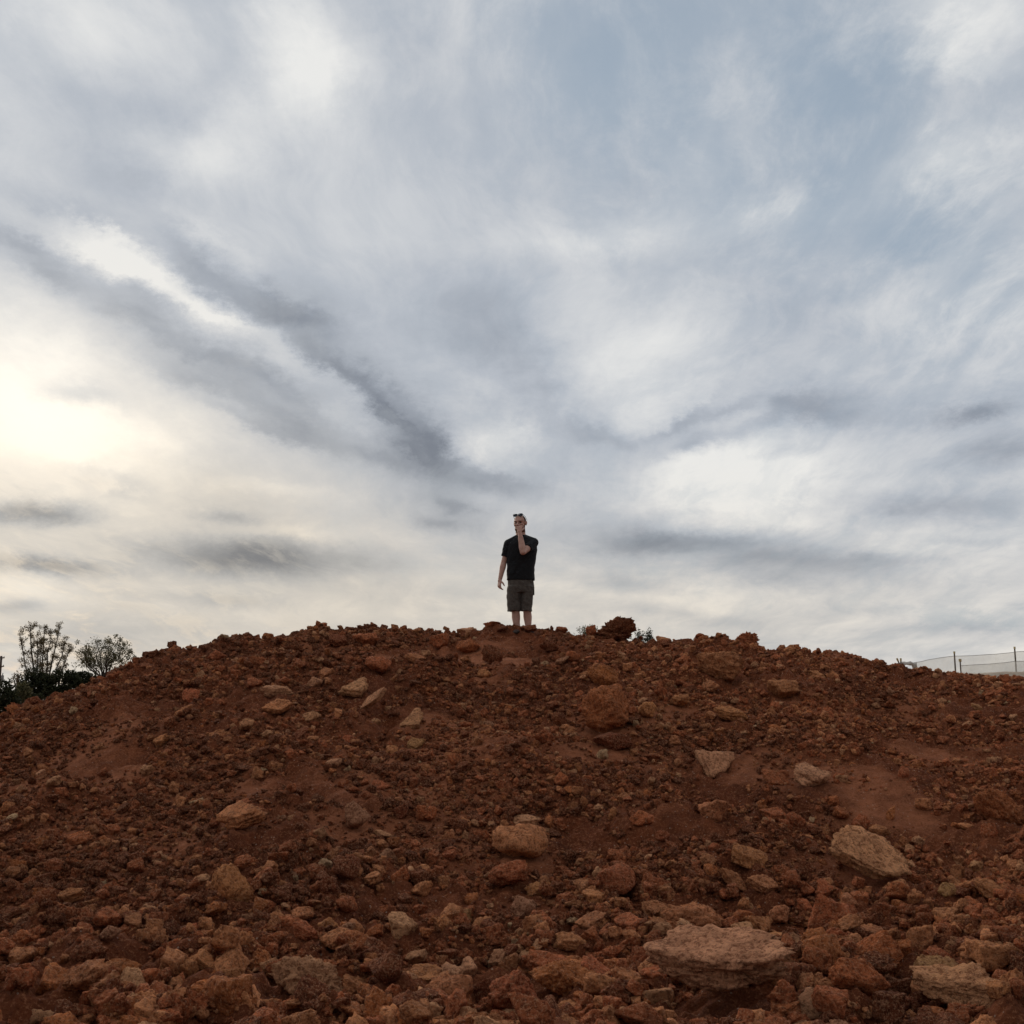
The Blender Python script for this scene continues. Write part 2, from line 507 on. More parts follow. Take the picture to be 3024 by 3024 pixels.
def rock_nodes(m, g, bs, tint, jitter):
    """crusty red-stained stone: tint is the stone's own colour"""
    pos = g.vmath('MULTIPLY_ADD', g.comb(jitter, jitter, jitter), (37, 23, 51), g.new('ShaderNodeNewGeometry').outputs['Position'])
    n1 = g.noise(pos, 9, 4, .62)
    n2 = g.noise(pos, 34, 5, .70)
    n3 = g.noise(pos, 75, 4, .74)
    c = g.mix(g.maprange(n1, .34, .64, 0, .9), tint, g.mix(.40, (.215, .062, .023), tint))     # red earth caught in it
    c = g.mix(g.maprange(n2, .49, .58, 0, .85), c, g.mix(1.0, c, (.40, .32, .28), 'MULTIPLY'))
    c = g.mix(g.maprange(n3, .50, .60, 0, .55), c, g.mix(.55, c, (.95, .50, .27)))
    g.put(bs.inputs['Base Color'], c)
    bs.inputs['Roughness'].default_value = .95
    bs.inputs['Specular IOR Level'].default_value = .12
    h = g.math('MULTIPLY_ADD', n2, -.9, g.math('MULTIPLY', n3, .45))
    h = g.math('MULTIPLY_ADD', n1, .8, h)
    bump(g, bs, h, 1.0, .055)


earth_mat = make_earth()
rock_mat, _g, _bs, _o = material('crusted_rock')
_oi = _g.new('ShaderNodeObjectInfo')
rock_nodes(rock_mat, _g, _bs, _oi.outputs['Color'], _oi.outputs['Random'])
rubble_mat, _g, _bs, _o = material('loose_rubble')
_at = _g.new('ShaderNodeAttribute', attribute_type='INSTANCER', attribute_name='tint')
rock_nodes(rubble_mat, _g, _bs, _at.outputs['Color'], _at.outputs['Alpha'])

mound = struct(link('mound', mesh_np('mound', np.stack([X, Y, Z], -1), quads), None, earth_mat))
_a = mound.data.attributes.new('dust', 'FLOAT', 'POINT')
_a.data.foreach_set('value', S_.astype(np.float32))
mound['label'] = 'broad heap of red-brown earth and rubble the person stands on'

# ------------------------------------------------------------------ the ground all round, to the horizon
ground_mat, _g, _bs, _o = material('dry_red_ground')
_tc = _g.new('ShaderNodeTexCoord').outputs['Object']
_g.put(_bs.inputs['Base Color'], _g.ramp(_g.noise(_tc, .12, 6, .65), [(.3, (.16, .065, .035)), (.55, (.24, .12, .07)), (.75, (.22, .17, .09))]))
_bs.inputs['Roughness'].default_value = .95
bump(_g, _bs, _g.noise(_tc, 3, 6, .7), .6, .1)
_v = np.array([(-3000, -3000, -.5), (3000, -3000, -.5), (3000, 3000, -.5), (-3000, 3000, -.5)], float)
ground = struct(link('ground', mesh_np('ground', _v, np.array([[0, 1, 2, 3]])), None, ground_mat))


# ================================================================== rocks
def ico(sub):
    bm = bmesh.new()
    bmesh.ops.create_icosphere(bm, subdivisions=sub, radius=1)
    v = np.array([tuple(q.co) for q in bm.verts])
    f = np.array([[l.index for l in p.verts] for p in bm.faces])
    bm.free()
    return v, f


ICO = {k: ico(k) for k in (3, 4, 5)}


def rock_mesh(name, seed, sub=4, planes=13, sharp=16, rough=.10, layered=0.0, sx=1.0, sy=1.0, sz=1.0):
    """a broken stone: a ball cut by random planes, then weathered; layered adds bedding steps"""
    rng = np.random.default_rng(seed)
    v, f = ICO[sub]
    n = rng.normal(size=(planes, 3))
    n /= np.linalg.norm(n, axis=1)[:, None]
    d = rng.uniform(.58, 1.0, planes)
    if layered:                      # bedded stone breaks across the beds: flat top and base, straight sides
        n[:, 2] *= .22
        n /= np.linalg.norm(n, axis=1)[:, None]
        d = rng.uniform(.50, 1.0, planes)
        n = np.concatenate([n, [[.12, .05, 1], [-.08, .1, -1]]])
        d = np.concatenate([d, [.72, .72]])
    c = np.maximum(v @ n.T, 0) / d
    r = ((c ** sharp).sum(1) + .75 ** sharp) ** (-1 / sharp)
    p = v * r[:, None]
    q = p + rng.uniform(-50, 50, 3)
    p = p * (1 + rough * fbm3(q * 1.8, 2, seed) + rough * .75 * (np.abs(fbm3(q * 4.2, 3, seed + 7)) - .35)
             + rough * .60 * fbm3(q * 10, 3, seed + 3, .6))[:, None]
    if layered:
        k = 5.5
        p[:, :2] *= (1 + layered * noise3(np.stack([q[:, 2] * k, 0 * q[:, 0], q[:, 0] * .6], -1), seed + 5))[:, None]
    p /= np.abs(p).max(0)
    return mesh_np(name, p * (sx, sy, sz), f)


BLOCKS = [rock_mesh('rock', 100 + i, 4, 9 + i % 4, 26, .10) for i in range(10)]
SLABS = [rock_mesh('slab', 200 + i, 4, 6 + i % 3, 24, .13, .10) for i in range(8)]
ROUNDS = [rock_mesh('stone', 300 + i, 4, 18, 12, .13) for i in range(5)]
CLODS = [rock_mesh('clod', 400 + i, 4, 13, 12, .20) for i in range(5)]
for _m in BLOCKS + SLABS + ROUNDS + CLODS:
    _m.materials.append(rock_mat)

TONES = {'P': (.92, .440, .212), 'T': (.78, .300, .122), 'O': (.66, .205, .066), 'R': (.55, .152, .058), 'D': (.235, .066, .028),
         'G': (.62, .285, .150), 'W': (.92, .585, .31), 'Y': (.60, .300, .115)}
TONE_WORD = {'P': 'pale tan', 'T': 'tan', 'O': 'rust-orange', 'R': 'red-brown', 'D': 'dark brown', 'G': 'pinkish grey', 'W': 'cream-white', 'Y': 'yellowish tan'}
SHAPE_WORD = {'b': 'blocky rock', 's': 'flat slab', 'r': 'rounded stone', 'c': 'crumbly clod', 't': 'tilted slab'}
rnd = random.Random(7)
ROCKS = []        # (object, x, y, half width, tone, shape, own label)


def terrain_normal(x, y, e=.12):
    zx = (mound_coarse(x + e, y) - mound_coarse(x - e, y)) / (2 * e)
    zy = (mound_coarse(x, y + e) - mound_coarse(x, y - e)) / (2 * e)
    return Vector((-float(zx), -float(zy), 1)).normalized()


def ground_near(x, y, a):
    """height the rock rests on: the lumps around it, not the hollow under it"""
    k = np.linspace(0, 2 * math.pi, 9)[:-1]
    z = mound_z(np.append(x + .6 * a * np.cos(k), x), np.append(y + .6 * a * np.sin(k), y))
    return float(.55 * z.mean() + .45 * z.max())


def pick(shape):
    return rnd.choice({'b': BLOCKS, 's': SLABS, 't': SLABS, 'r': ROUNDS, 'c': CLODS}[shape])


def put_rock(px, py, w, h, tone='T', shape='b', roll=0, label=None, sink=None, mesh=None, name=None):
    """a rock seen at (px, py) of the photograph, w by h pixels, bedded in the heap there; roll tips it in the picture plane"""
    x, y, t = at(px, py + h * .22)
    x, y = float(x), float(y)
    m = t / FOCAL
    a, c = w * m / 2, h * m / 2
    n = terrain_normal(x, y)
    me = mesh or pick(shape)
    o = bpy.data.objects.new(name or {'s': 'flat_rock', 't': 'flat_rock', 'r': 'stone', 'c': 'earth_clod'}.get(shape, 'rock'), me)
    COL.objects.link(o)
    spin = rnd.uniform(-.25, .25) + rnd.choice((0, math.pi))
    if shape in 'st':
        lean = .55 if shape == 't' else .25       # a slab lies on the slope, tipped up towards the viewer
        n = (n + Vector((0, -lean, 0))).normalized()
        ang = math.asin(min(1, max(.22, -n.y * .985 + .12)))
        b = min(max(c / math.sin(ang), .45 * a), .85 * a)
        th = max(.32 * a, .045) if shape == 's' else max(.24 * a, .04)
        o.scale = (a * 1.06, b, th)
        rot = n.to_track_quat('Z', 'Y').to_matrix() @ Matrix.Rotation(spin, 3, 'Z')
        zz = ground_near(x, y, a) + th * (.85 if a < .2 else 1.15)
    else:
        o.scale = (a * 1.06, a * rnd.uniform(.75, .95), c * 1.15)
        rot = Matrix.Rotation(spin, 3, 'Z') @ Matrix.Rotation(rnd.uniform(-.15, .15), 3, 'X')
        zz = ground_near(x, y, a) + c * (.62 if sink is None else sink)
    if roll:
        rot = Matrix.Rotation(R(roll), 3, (0, 1, 0)) @ rot
    o.rotation_euler = rot.to_euler()
    o.location = (x, y, zz)
    k = rnd.uniform(.88, 1.12) * (1.15 if tone in 'RD' else 1.0)
    tn = TONES[tone]
    o.color = (tn[0] * k, tn[1] * k * rnd.uniform(.95, 1.05), tn[2] * k * rnd.uniform(.92, 1.08), 1)
    ROCKS.append([o, x, y, a, tone, shape, label])
    return o


def unique(seed, kind, **kw):
    me = rock_mesh(kind, seed, 5, **kw)
    me.materials.append(rock_mat)
    return me


# the rocks that stand out: x, y, width, height in the photograph, tone, shape, tip, label
NAMED = [
    (2100, 2930, 465, 165, 'P', 's', -4, 'largest pale tan slab, a broad table of rock at the foot of the heap'),
    (2588, 2572, 265, 165, 'P', 't', 10, 'big pale triangular slab leaning half way up the lower slope'),
    (2110, 2245, 128, 130, 'P', 't', 25, 'pale kite-shaped flat stone set alone in smooth fine earth'),
    (2392, 2317, 130, 62, 'P', 's', 10, 'pale oval slab uphill of the big triangular slab'),
    (2945, 2410, 175, 100, 'O', 'b', 32, 'long rust-red boulder tipping downhill above smooth earth'),
    (2960, 2672, 170, 60, 'T', 't', 24, 'thin tan slab jutting out below the long rust-red boulder'),
    (2768, 2885, 205, 92, 'Y', 's', 6, 'yellowish crusty slab with a dark gap underneath it'),
    (2840, 2958, 255, 90, 'P', 's', -8, 'pale wavy slab lying just below the yellowish crusty slab'),
    (2540, 2975, 195, 120, 'R', 'b', 14, 'heavy red-brown block downhill of the pair of wavy slabs'),
    (2410, 3000, 135, 90, 'P', 'b', 0, 'pale rough block touching the end of the largest slab'),
    (2596, 2855, 145, 150, 'R', 'b', 38, 'dark red-brown block tipped on edge over a black hollow'),
    (2460, 2795, 165, 155, 'R', 'b', -20, 'upright red-brown block with a pale broken corner'),
    (2040, 2755, 178, 115, 'T', 'b', 5, 'large squarish tan rock uphill of the largest pale slab'),
    (2195, 2562, 145, 78, 'T', 's', 10, 'tan plate of rock downslope of the kite-shaped stone'),
    (2172, 2622, 120, 45, 'T', 't', 42, 'narrow tan splinter of slab pointing downhill'),
    (1780, 2122, 175, 132, 'O', 'b', -8, 'large rust-orange boulder with an overhanging lower edge'),
    (1776, 2006, 104, 66, 'O', 'r', 0, 'rounded rust-orange stone perched above the large orange boulder'),
    (1800, 2200, 132, 58, 'D', 'b', 4, 'dark rock wedged beneath the large rust-orange boulder'),
    (1780, 2237, 34, 33, 'W', 'r', 0, 'small cream-white stone below the large rust-orange boulder'),
    (1218, 2125, 100, 90, 'P', 't', -28, 'pale smooth plate of rock below the leaning thin slab'),
    (1225, 2198, 62, 62, 'Y', 't', -15, 'yellowish broken plate under the pale smooth plate'),
    (1050, 2430, 90, 84, 'G', 'b', 0, 'pinkish grey rounded rock half sunk in dark crumbs'),
    (1553, 2515, 192, 98, 'T', 'b', -4, 'wide lumpy tan rock in the middle of the slope'),
    (1551, 2447, 90, 34, 'P', 's', -5, 'thin pale slab resting just above the wide lumpy rock'),
    (1822, 2632, 118, 98, 'R', 'b', 12, 'red-brown angular rock downhill of the wide lumpy rock'),
    (1545, 2692, 88, 66, 'G', 'b', -14, 'pinkish grey triangular stone among brown rubble'),
    (1363, 2706, 64, 52, 'Y', 'r', 0, 'yellow-ochre rounded stone among brown rubble'),
    (1192, 2770, 108, 78, 'P', 'b', 16, 'pale tan wedge-shaped rock low on the slope'),
    (1831, 2702, 68, 62, 'Y', 'b', 0, 'pale yellow block just below the red-brown angular rock'),
    (1475, 2830, 70, 108, 'P', 't', -38, 'pale upright slab leaning over a smaller pale piece'),
    (1385, 2863, 90, 52, 'P', 's', -22, 'smaller pale piece at the foot of the upright slab'),
    (1822, 2862, 94, 54, 'O', 'r', 0, 'rust-orange oval stone at the foot of the heap'),
    (1528, 2980, 195, 125, 'R', 'b', -10, 'big red-brown boulder with a ridged back at the foot'),
    (1670, 2930, 205, 105, 'O', 'b', 10, 'rust-orange boulder over a deep shadowed gap'),
    (1316, 2982, 158, 98, 'T', 'b', -6, 'yellow-brown blocky boulder at the foot of the heap'),
    (1142, 2972, 125, 100, 'D', 'b', 0, 'dark brown boulder at the foot of the heap'),
    (905, 2968, 210, 135, 'P', 'c', -8, 'large pale crusty boulder at the foot of the heap'),
    (230, 2965, 165, 98, 'T', 'c', 4, 'tan crusty boulder beside dark clods at the foot'),
    (712, 2437, 162, 96, 'T', 's', -14, 'big oval tan slab lying in smooth red earth'),
    (678, 2680, 98, 150, 'T', 'b', -30, 'tall pointed tan rock lying on its edge'),
    (962, 2564, 46, 46, 'W', 'b', 8, 'clean cream-white square block of stone'),
    (198, 2730, 28, 42, 'W', 'b', 0, 'cream-white upright chip low on the slope'),
    (149, 2352, 58, 34, 'P', 'c', -8, 'pale crumbly lump in red earth high on the shoulder'),
    (1049, 2052, 106, 58, 'P', 's', -12, 'pale tan slab beside the leaning thin slab'),
    (924, 2123, 64, 40, 'P', 'b', -10, 'pale block under the two stepped ledges'),
    (815, 2063, 102, 26, 'P', 's', -6, 'upper of two pale stepped ledges with dark gaps'),
    (825, 2104, 105, 46, 'T', 't', -14, 'lower of two pale stepped ledges with dark gaps'),
    (1822, 1870, 128, 78, 'D', 'c', 0, 'biggest rough clod on the skyline with a jagged top'),
    (2210, 1890, 78, 58, 'R', 'c', 0, 'square-topped clod standing alone on the skyline'),
    (2130, 1988, 145, 88, 'T', 'b', 12, 'big tan ledge of rock jutting out under the crest'),
    (2311, 2053, 100, 56, 'T', 'c', 10, 'tan crusty lump downhill of the jutting ledge'),
    (2886, 2097, 38, 18, 'P', 's', 10, 'small pale flake in the gravel of the far shoulder'),
    (962, 2000, 58, 30, 'T', 's', -20, 'tan flake under the crest uphill of the pale block'),
]
# other rocks one can pick out of the rubble
PLAIN = [
    (2925, 2470, 56, 62, 'R', 'b', 0), (2799, 2696, 80, 44, 'Y', 'r', 0), (2792, 2747, 102, 52, 'T', 's', -8), (2726, 2803, 98, 84, 'T', 'b', 15),
    (2945, 2882, 155, 100, 'T', 'b', 20), (2392, 2927, 108, 88, 'T', 'b', 25), (2418, 2882, 97, 70, 'R', 'r', 10), (2212, 2818, 145, 52, 'T', 's', -10),
    (2230, 2868, 112, 56, 'T', 's', 0), (2070, 2832, 145, 72, 'T', 'b', 8), (2345, 2452, 72, 48, 'R', 'b', 5), (2285, 2412, 84, 40, 'R', 's', 0),
    (2103, 2425, 104, 74, 'T', 'b', -5), (2657, 2664, 97, 40, 'T', 's', 4), (2665, 2706, 88, 52, 'R', 'r', 8), (2308, 2741, 67, 57, 'T', 'b', 10),
    (2199, 2709, 42, 46, 'T', 'b', 0), (2946, 2812, 72, 66, 'R', 'r', 25), (2948, 2760, 66, 52, 'T', 'b', 0), (2829, 2585, 52, 56, 'T', 'b', 20),
    (2885, 2572, 46, 36, 'P', 'b', 0), (2633, 2415, 28, 46, 'O', 'b', 30), (2728, 2384, 52, 36, 'T', 'r', 0), (2285, 2300, 92, 70, 'R', 't', 30),
    (2678, 2848, 56, 62, 'O', 'b', 20), (2553, 2912, 72, 46, 'R', 'r', 0), (1112, 2757, 62, 54, 'R', 'b', 0), (1758, 2695, 80, 52, 'T', 'b', 8),
    (1745, 2767, 97, 50, 'T', 's', -12), (1605, 2757, 78, 32, 'R', 's', 6), (1680, 2797, 97, 42, 'T', 's', 8), (1890, 2825, 62, 82, 'R', 'b', 15),
    (1823, 2795, 52, 46, 'T', 'b', 0), (1921, 2887, 98, 50, 'T', 's', -20), (1625, 2873, 152, 72, 'R', 'c', 6), (1795, 2992, 142, 78, 'T', 'c', -8),
    (1540, 3018, 120, 46, 'P', 'b', 0), (1432, 2938, 70, 78, 'D', 'b', 0), (1940, 2732, 48, 54, 'T', 'r', 0), (1500, 2612, 122, 78, 'R', 'c', -6),
    (1590, 2640, 88, 30, 'T', 's', 0), (1098, 2880, 118, 64, 'D', 'c', 0), (595, 2870, 82, 98, 'T', 't', 35), (690, 2898, 88, 64, 'T', 'b', 20),
    (294, 2643, 15, 14, 'W', 'b', 0), (62, 2335, 34, 26, 'P', 'c', 0), (118, 2298, 34, 18, 'P', 's', -8), (230, 2485, 84, 46, 'R', 's', -15),
    (255, 2890, 110, 66, 'D', 'c', 0), (720, 2584, 78, 50, 'R', 'c', 0), (780, 2625, 62, 50, 'R', 'r', 0), (200, 2668, 98, 30, 'T', 's', -6),
    (970, 2680, 64, 58, 'D', 'r', 0), (965, 2760, 70, 42, 'T', 'b', 0), (888, 2712, 72, 42, 'T', 'b', -8), (784, 2865, 46, 34, 'T', 'b', 0),
    (445, 2988, 44, 40, 'O', 'b', 20), (125, 3005, 72, 44, 'P', 'c', 0), (975, 2890, 62, 46, 'O', 'b', 0), (318, 2850, 64, 40, 'G', 'r', 0),
    (932, 2036, 52, 30, 'P', 'b', -8), (1122, 1979, 82, 47, 'R', 'b', 5), (1224, 1955, 64, 32, 'T', 's', 10), (1305, 1910, 72, 44, 'R', 'b', 5),
    (1388, 1916, 82, 44, 'R', 'b', 0), (1385, 1866, 56, 20, 'P', 's', -5), (1455, 1948, 62, 62, 'D', 'c', 0), (1434, 1992, 48, 32, 'T', 'b', 8),
    (750, 2030, 60, 38, 'R', 'b', 0), (567, 2067, 54, 48, 'R', 'b', 0), (730, 2160, 48, 34, 'P', 'r', 0), (1110, 2142, 30, 52, 'P', 't', -20),
    (930, 2190, 57, 38, 'T', 's', -20), (885, 2198, 62, 36, 'D', 't', -25), (982, 2273, 54, 28, 'P', 'b', -8), (2098, 2036, 56, 42, 'T', 'c', 0),
    (1915, 2109, 60, 50, 'T', 'b', 15), (1650, 2140, 54, 62, 'D', 'b', 0), (2160, 2122, 104, 38, 'T', 's', 8), (2007, 2080, 62, 36, 'T', 'c', 0),
    (1606, 2187, 64, 50, 'R', 'c', 0), (1618, 2161, 32, 19, 'P', 's', 0), (1995, 2196, 36, 32, 'T', 'r', 0), (2280, 2168, 36, 42, 'T', 'b', 20),
    (2332, 1933, 38, 26, 'T', 'r', 0), (2120, 1889, 32, 18, 'R', 'b', 10), (2786, 2032, 26, 18, 'P', 'b', 10), (2804, 2087, 11, 9, 'W', 'r', 0),
    (2895, 2058, 16, 8, 'W', 's', 25), (2951, 2034, 26, 12, 'P', 's', 10), (945, 1858, 46, 26, 'R', 'c', 0), (1188, 1850, 30, 18, 'R', 'c', 0),
    (1450, 1864, 60, 20, 'R', 'b', 0), (526, 1902, 40, 22, 'R', 'c', 0), (803, 1878, 14, 20, 'R', 'c', 0), (1240, 1866, 34, 20, 'D', 'c', 0),
    (1955, 1886, 60, 22, 'T', 's', 6), (2070, 1892, 34, 18, 'R', 'b', 0), (1745, 1866, 32, 40, 'R', 'c', 0), (1660, 1866, 40, 20, 'R', 'c', 0),
    (1560, 1876, 52, 22, 'D', 'c', 0), (1480, 1876, 44, 20, 'D', 'c', 0), (2604, 1957, 14, 18, 'R', 'c', 0), (2385, 1928, 20, 14, 'R', 'b', 0),
    (1000, 1905, 60, 40, 'D', 'c', 0), (870, 1925, 58, 44, 'D', 'c', 0), (1080, 1900, 70, 40, 'R', 'c', 0), (760, 1960, 50, 36, 'R', 'c', 0),
    (640, 1960, 52, 34, 'R', 'c', 0), (1700, 1960, 58, 40, 'R', 'c', 0), (1620, 1920, 60, 44, 'D', 'c', 0), (2020, 1960, 52, 34, 'R', 'b', 0),
    (2410, 2000, 60, 26, 'T', 's', 8), (540, 2110, 70, 30, 'T', 's', -28), (470, 2200, 60, 26, 'T', 's', -30), (640, 2180, 62, 28, 'T', 's', -24),
    (1160, 2225, 40, 34, 'T', 'b', 0), (1030, 2200, 44, 34, 'R', 'b', 0), (860, 2260, 50, 40, 'R', 'b', 0), (430, 2290, 46, 22, 'P', 's', -20),
    (1120, 2330, 54, 40, 'R', 'b', 0), (1340, 2250, 50, 36, 'R', 'r', 0), (1660, 2330, 48, 36, 'R', 'b', 0), (1330, 2540, 50, 46, 'R', 'b', 20),
    (1190, 2610, 70, 52, 'R', 'b', -15), (1030, 2600, 88, 70, 'D', 'b', 0), (1250, 2590, 62, 36, 'T', 's', -10), (1260, 2420, 66, 50, 'R', 'c', 0),
    (1190, 2410, 54, 44, 'D', 'b', 0), (1330, 2480, 48, 36, 'T', 'b', -20), (1900, 2460, 80, 44, 'R', 'b', 0), (1960, 2480, 52, 38, 'R', 'b', -10),
    (1820, 2530, 60, 44, 'R', 'r', 0), (1810, 2420, 30, 44, 'T', 'b', 25), (1240, 2690, 52, 36, 'R', 'b', 0), (1020, 2700, 70, 52, 'R', 'b', 0),
    (1310, 2780, 52, 44, 'T', 'b', -12), (1270, 2850, 60, 40, 'R', 'c', 0), (1160, 2830, 54, 34, 'D', 'b', 0), (1700, 2840, 46, 34, 'T', 'b', 0),
    (1010, 2860, 44, 50, 'R', 't', 20), (560, 2780, 56, 36, 'R', 'c', 0), (470, 2860, 60, 44, 'R', 'c', 0), (380, 2760, 64, 40, 'D', 'c', 0),
    (330, 2960, 66, 52, 'D', 'c', 0), (560, 2990, 120, 70, 'R', 'c', 0), (60, 2860, 80, 52, 'R', 'c', 0), (60, 2960, 96, 70, 'R', 'c', 0),
    (740, 2800, 62, 40, 'R', 'b', 0), (830, 2800, 54, 42, 'R', 'b', 0), (640, 2960, 70, 50, 'D', 'c', 0), (30, 2700, 96, 54, 'D', 's', -20),
    (1010, 2960, 46, 56, 'R', 'b', 0), (2140, 2670, 46, 36, 'R', 'b', 0), (2440, 2660, 76, 54, 'R', 't', -30), (2380, 2650, 52, 46, 'R', 'b', 0),
    (2260, 2660, 110, 44, 'T', 's', 12), (2110, 2540, 40, 36, 'R', 'b', 0), (2480, 2420, 60, 40, 'R', 'b', 12), (2540, 2440, 56, 40, 'R', 'r', 0),
    (2600, 2470, 62, 30, 'T', 's', -6), (2460, 2390, 42, 34, 'R', 'r', 0), (2670, 2290, 44, 40, 'R', 'r', 0), (2840, 2660, 60, 40, 'D', 'b', 0),
    (2870, 2690, 80, 50, 'R', 't', 20), (2560, 2740, 50, 42, 'D', 'b', 0), (2620, 2770, 54, 40, 'D', 'r', 0), (2520, 2720, 34, 44, 'R', 'b', 0),
    (2380, 2720, 58, 46, 'R', 't', 30), (2160, 2770, 60, 48, 'R', 'b', 0), (2330, 2850, 80, 40, 'R', 't', 30), (2650, 2980, 90, 60, 'D', 's', 8),
    (2700, 2930, 90, 46, 'T', 's', 12), (3000, 2960, 70, 90, 'T', 'b', 0), (2640, 2900, 36, 30, 'P', 'b', 0), (2870, 2830, 90, 40, 'D', 's', 4),
    (2000, 2900, 44, 30, 'R', 's', 10), (1990, 2820, 46, 42, 'T', 'b', 0), (2990, 2740, 40, 44, 'R', 'b', 0), (2700, 2600, 50, 40, 'R', 's', 14),
]
_u = {0: unique(961, 'slab', planes=8, sharp=34, rough=.11, layered=.03), 1: unique(902, 'slab', planes=6, sharp=30, rough=.12, layered=.08),
      15: unique(977, 'rock', planes=8, sharp=32, rough=.11), 32: unique(932, 'rock', planes=10, sharp=18, rough=.13),
      36: unique(936, 'clod', planes=12, sharp=12, rough=.20), 47: unique(947, 'clod', planes=10, sharp=12, rough=.30),
      48: unique(948, 'clod', planes=10, sharp=14, rough=.24), 49: unique(949, 'rock', planes=9, sharp=20, rough=.16),
      4: unique(904, 'rock', planes=9, sharp=20, rough=.12), 10: unique(910, 'rock', planes=9, sharp=22, rough=.11), 33: unique(933, 'rock', planes=10, sharp=18, rough=.13),
      7: unique(907, 'slab', planes=7, sharp=28, rough=.13, layered=.05), 6: unique(906, 'slab', planes=7, sharp=24, rough=.16, layered=.05),
      12: unique(912, 'rock', planes=9, sharp=20, rough=.12), 8: unique(908, 'rock', planes=9, sharp=20, rough=.11)}
for _i, (px, py, w, h, tn, sh, roll, lab) in enumerate(NAMED):
    put_rock(px, py, w, h, tn, sh, roll, lab, mesh=_u.get(_i))
for px, py, w, h, tn, sh, roll in PLAIN:
    put_rock(px, py, w, h, tn, sh, roll)

_b = ROCKS[0][0]
_b.scale = (_b.scale.x * 1.12, _b.scale.x * .52, _b.scale.x * .24)
_b.location.z += .07

_k = ROCKS[2][0]                  # the kite-shaped stone lies almost flush with the slope
_k.scale.y *= 1.45
_k.location.z -= .03

# the thin slab that leans like a fallen board, edge on to the viewer
_x, _y, _t = at(1094, 2112)
_m = _t / FOCAL
_o = put_rock(1094, 2080, 60, 60, 'P', 's', 0, 'long thin slab leaning on edge like a fallen board', mesh=unique(950, 'slab', planes=8, sharp=24, rough=.08, layered=.05))
_o.scale = (60 * _m, 34 * _m, 10 * _m)
_o.rotation_euler = (Matrix.Rotation(R(-47), 3, (0, 1, 0)) @ Matrix.Rotation(R(28), 3, (1, 0, 0))).to_euler()
_o.location = (_x, _y, float(mound_z(_x, _y)) + 34 * _m)

# broken chunks and plates crowding the foot of the heap
for _ in range(170):
    if len(ROCKS) > 290:
        break
    px = rnd.uniform(1450, 3010) if rnd.random() < .78 else rnd.uniform(20, 1450)
    py = 2690 + 345 * rnd.random() ** .7
    w = rnd.uniform(55, 130) * (.75 + .5 * (py - 2690) / 325)
    hit = at(px, py)
    if any(math.hypot(hit[0] - r[1], (hit[1] - r[2]) * .6) < .50 * (r[3] + w * hit[2] / FOCAL / 2) for r in ROCKS):
        continue
    put_rock(px, py, w, w * rnd.uniform(.42, .75), rnd.choice('TTTPPRRO'), rnd.choice('bbsst'), rnd.uniform(-25, 25))

# labels: a rock's own, else by its look and by the rock with a label of its own that it lies nearest to
def nick(label):
    """the head of a label: what the rock is, without where it lies"""
    for cut in (',', ' with', ' lying', ' leaning', ' set', ' tipping', ' jutting', ' downhill', ' uphill', ' resting', ' low on', ' high on', ' just', ' half', ' over', ' touching', ' tipped',
                ' among', ' in the', ' in red', ' under', ' below', ' beside', ' standing', ' at the', ' downslope', ' wedged', ' pointing', ' above', ' perched', ' on the'):
        label = label.split(cut)[0]
    return label


_named = [r for r in ROCKS if r[6]]
_seen = {}
for r in ROCKS:
    o, x, y, a, tone, shape, lab = r
    group = 'rocks bedded in the red earth heap'
    if not lab:
        near = sorted(_named, key=lambda q: (q[1] - x) ** 2 + (q[2] - y) ** 2)[0]
        size = 'large' if a > .16 else 'middling' if a > .10 else 'small'
        dy, dx = y - near[2], abs(x - near[1])
        where = 'uphill of' if dy > max(.18, .5 * dx) else 'downhill of' if dy < -max(.18, .5 * dx) else 'level with'
        nl = nick(near[6])
        lab = f'{size} {TONE_WORD[tone]} {SHAPE_WORD[shape]} {where} the {nl}'
        if lab in _seen:             # tell look-alikes apart by what else lies near
            for second in sorted(_named, key=lambda q: (q[1] - x) ** 2 + (q[2] - y) ** 2)[1:5]:
                lab2 = f'{size} {TONE_WORD[tone]} {SHAPE_WORD[shape]} between the {nick(near[6])} and the {nick(second[6])}'
                if lab2 not in _seen and len(lab2.split()) <= 16:
                    lab = lab2
                    break
        _seen.setdefault(lab, []).append(o)
    tag(o, lab, 'rock', group)


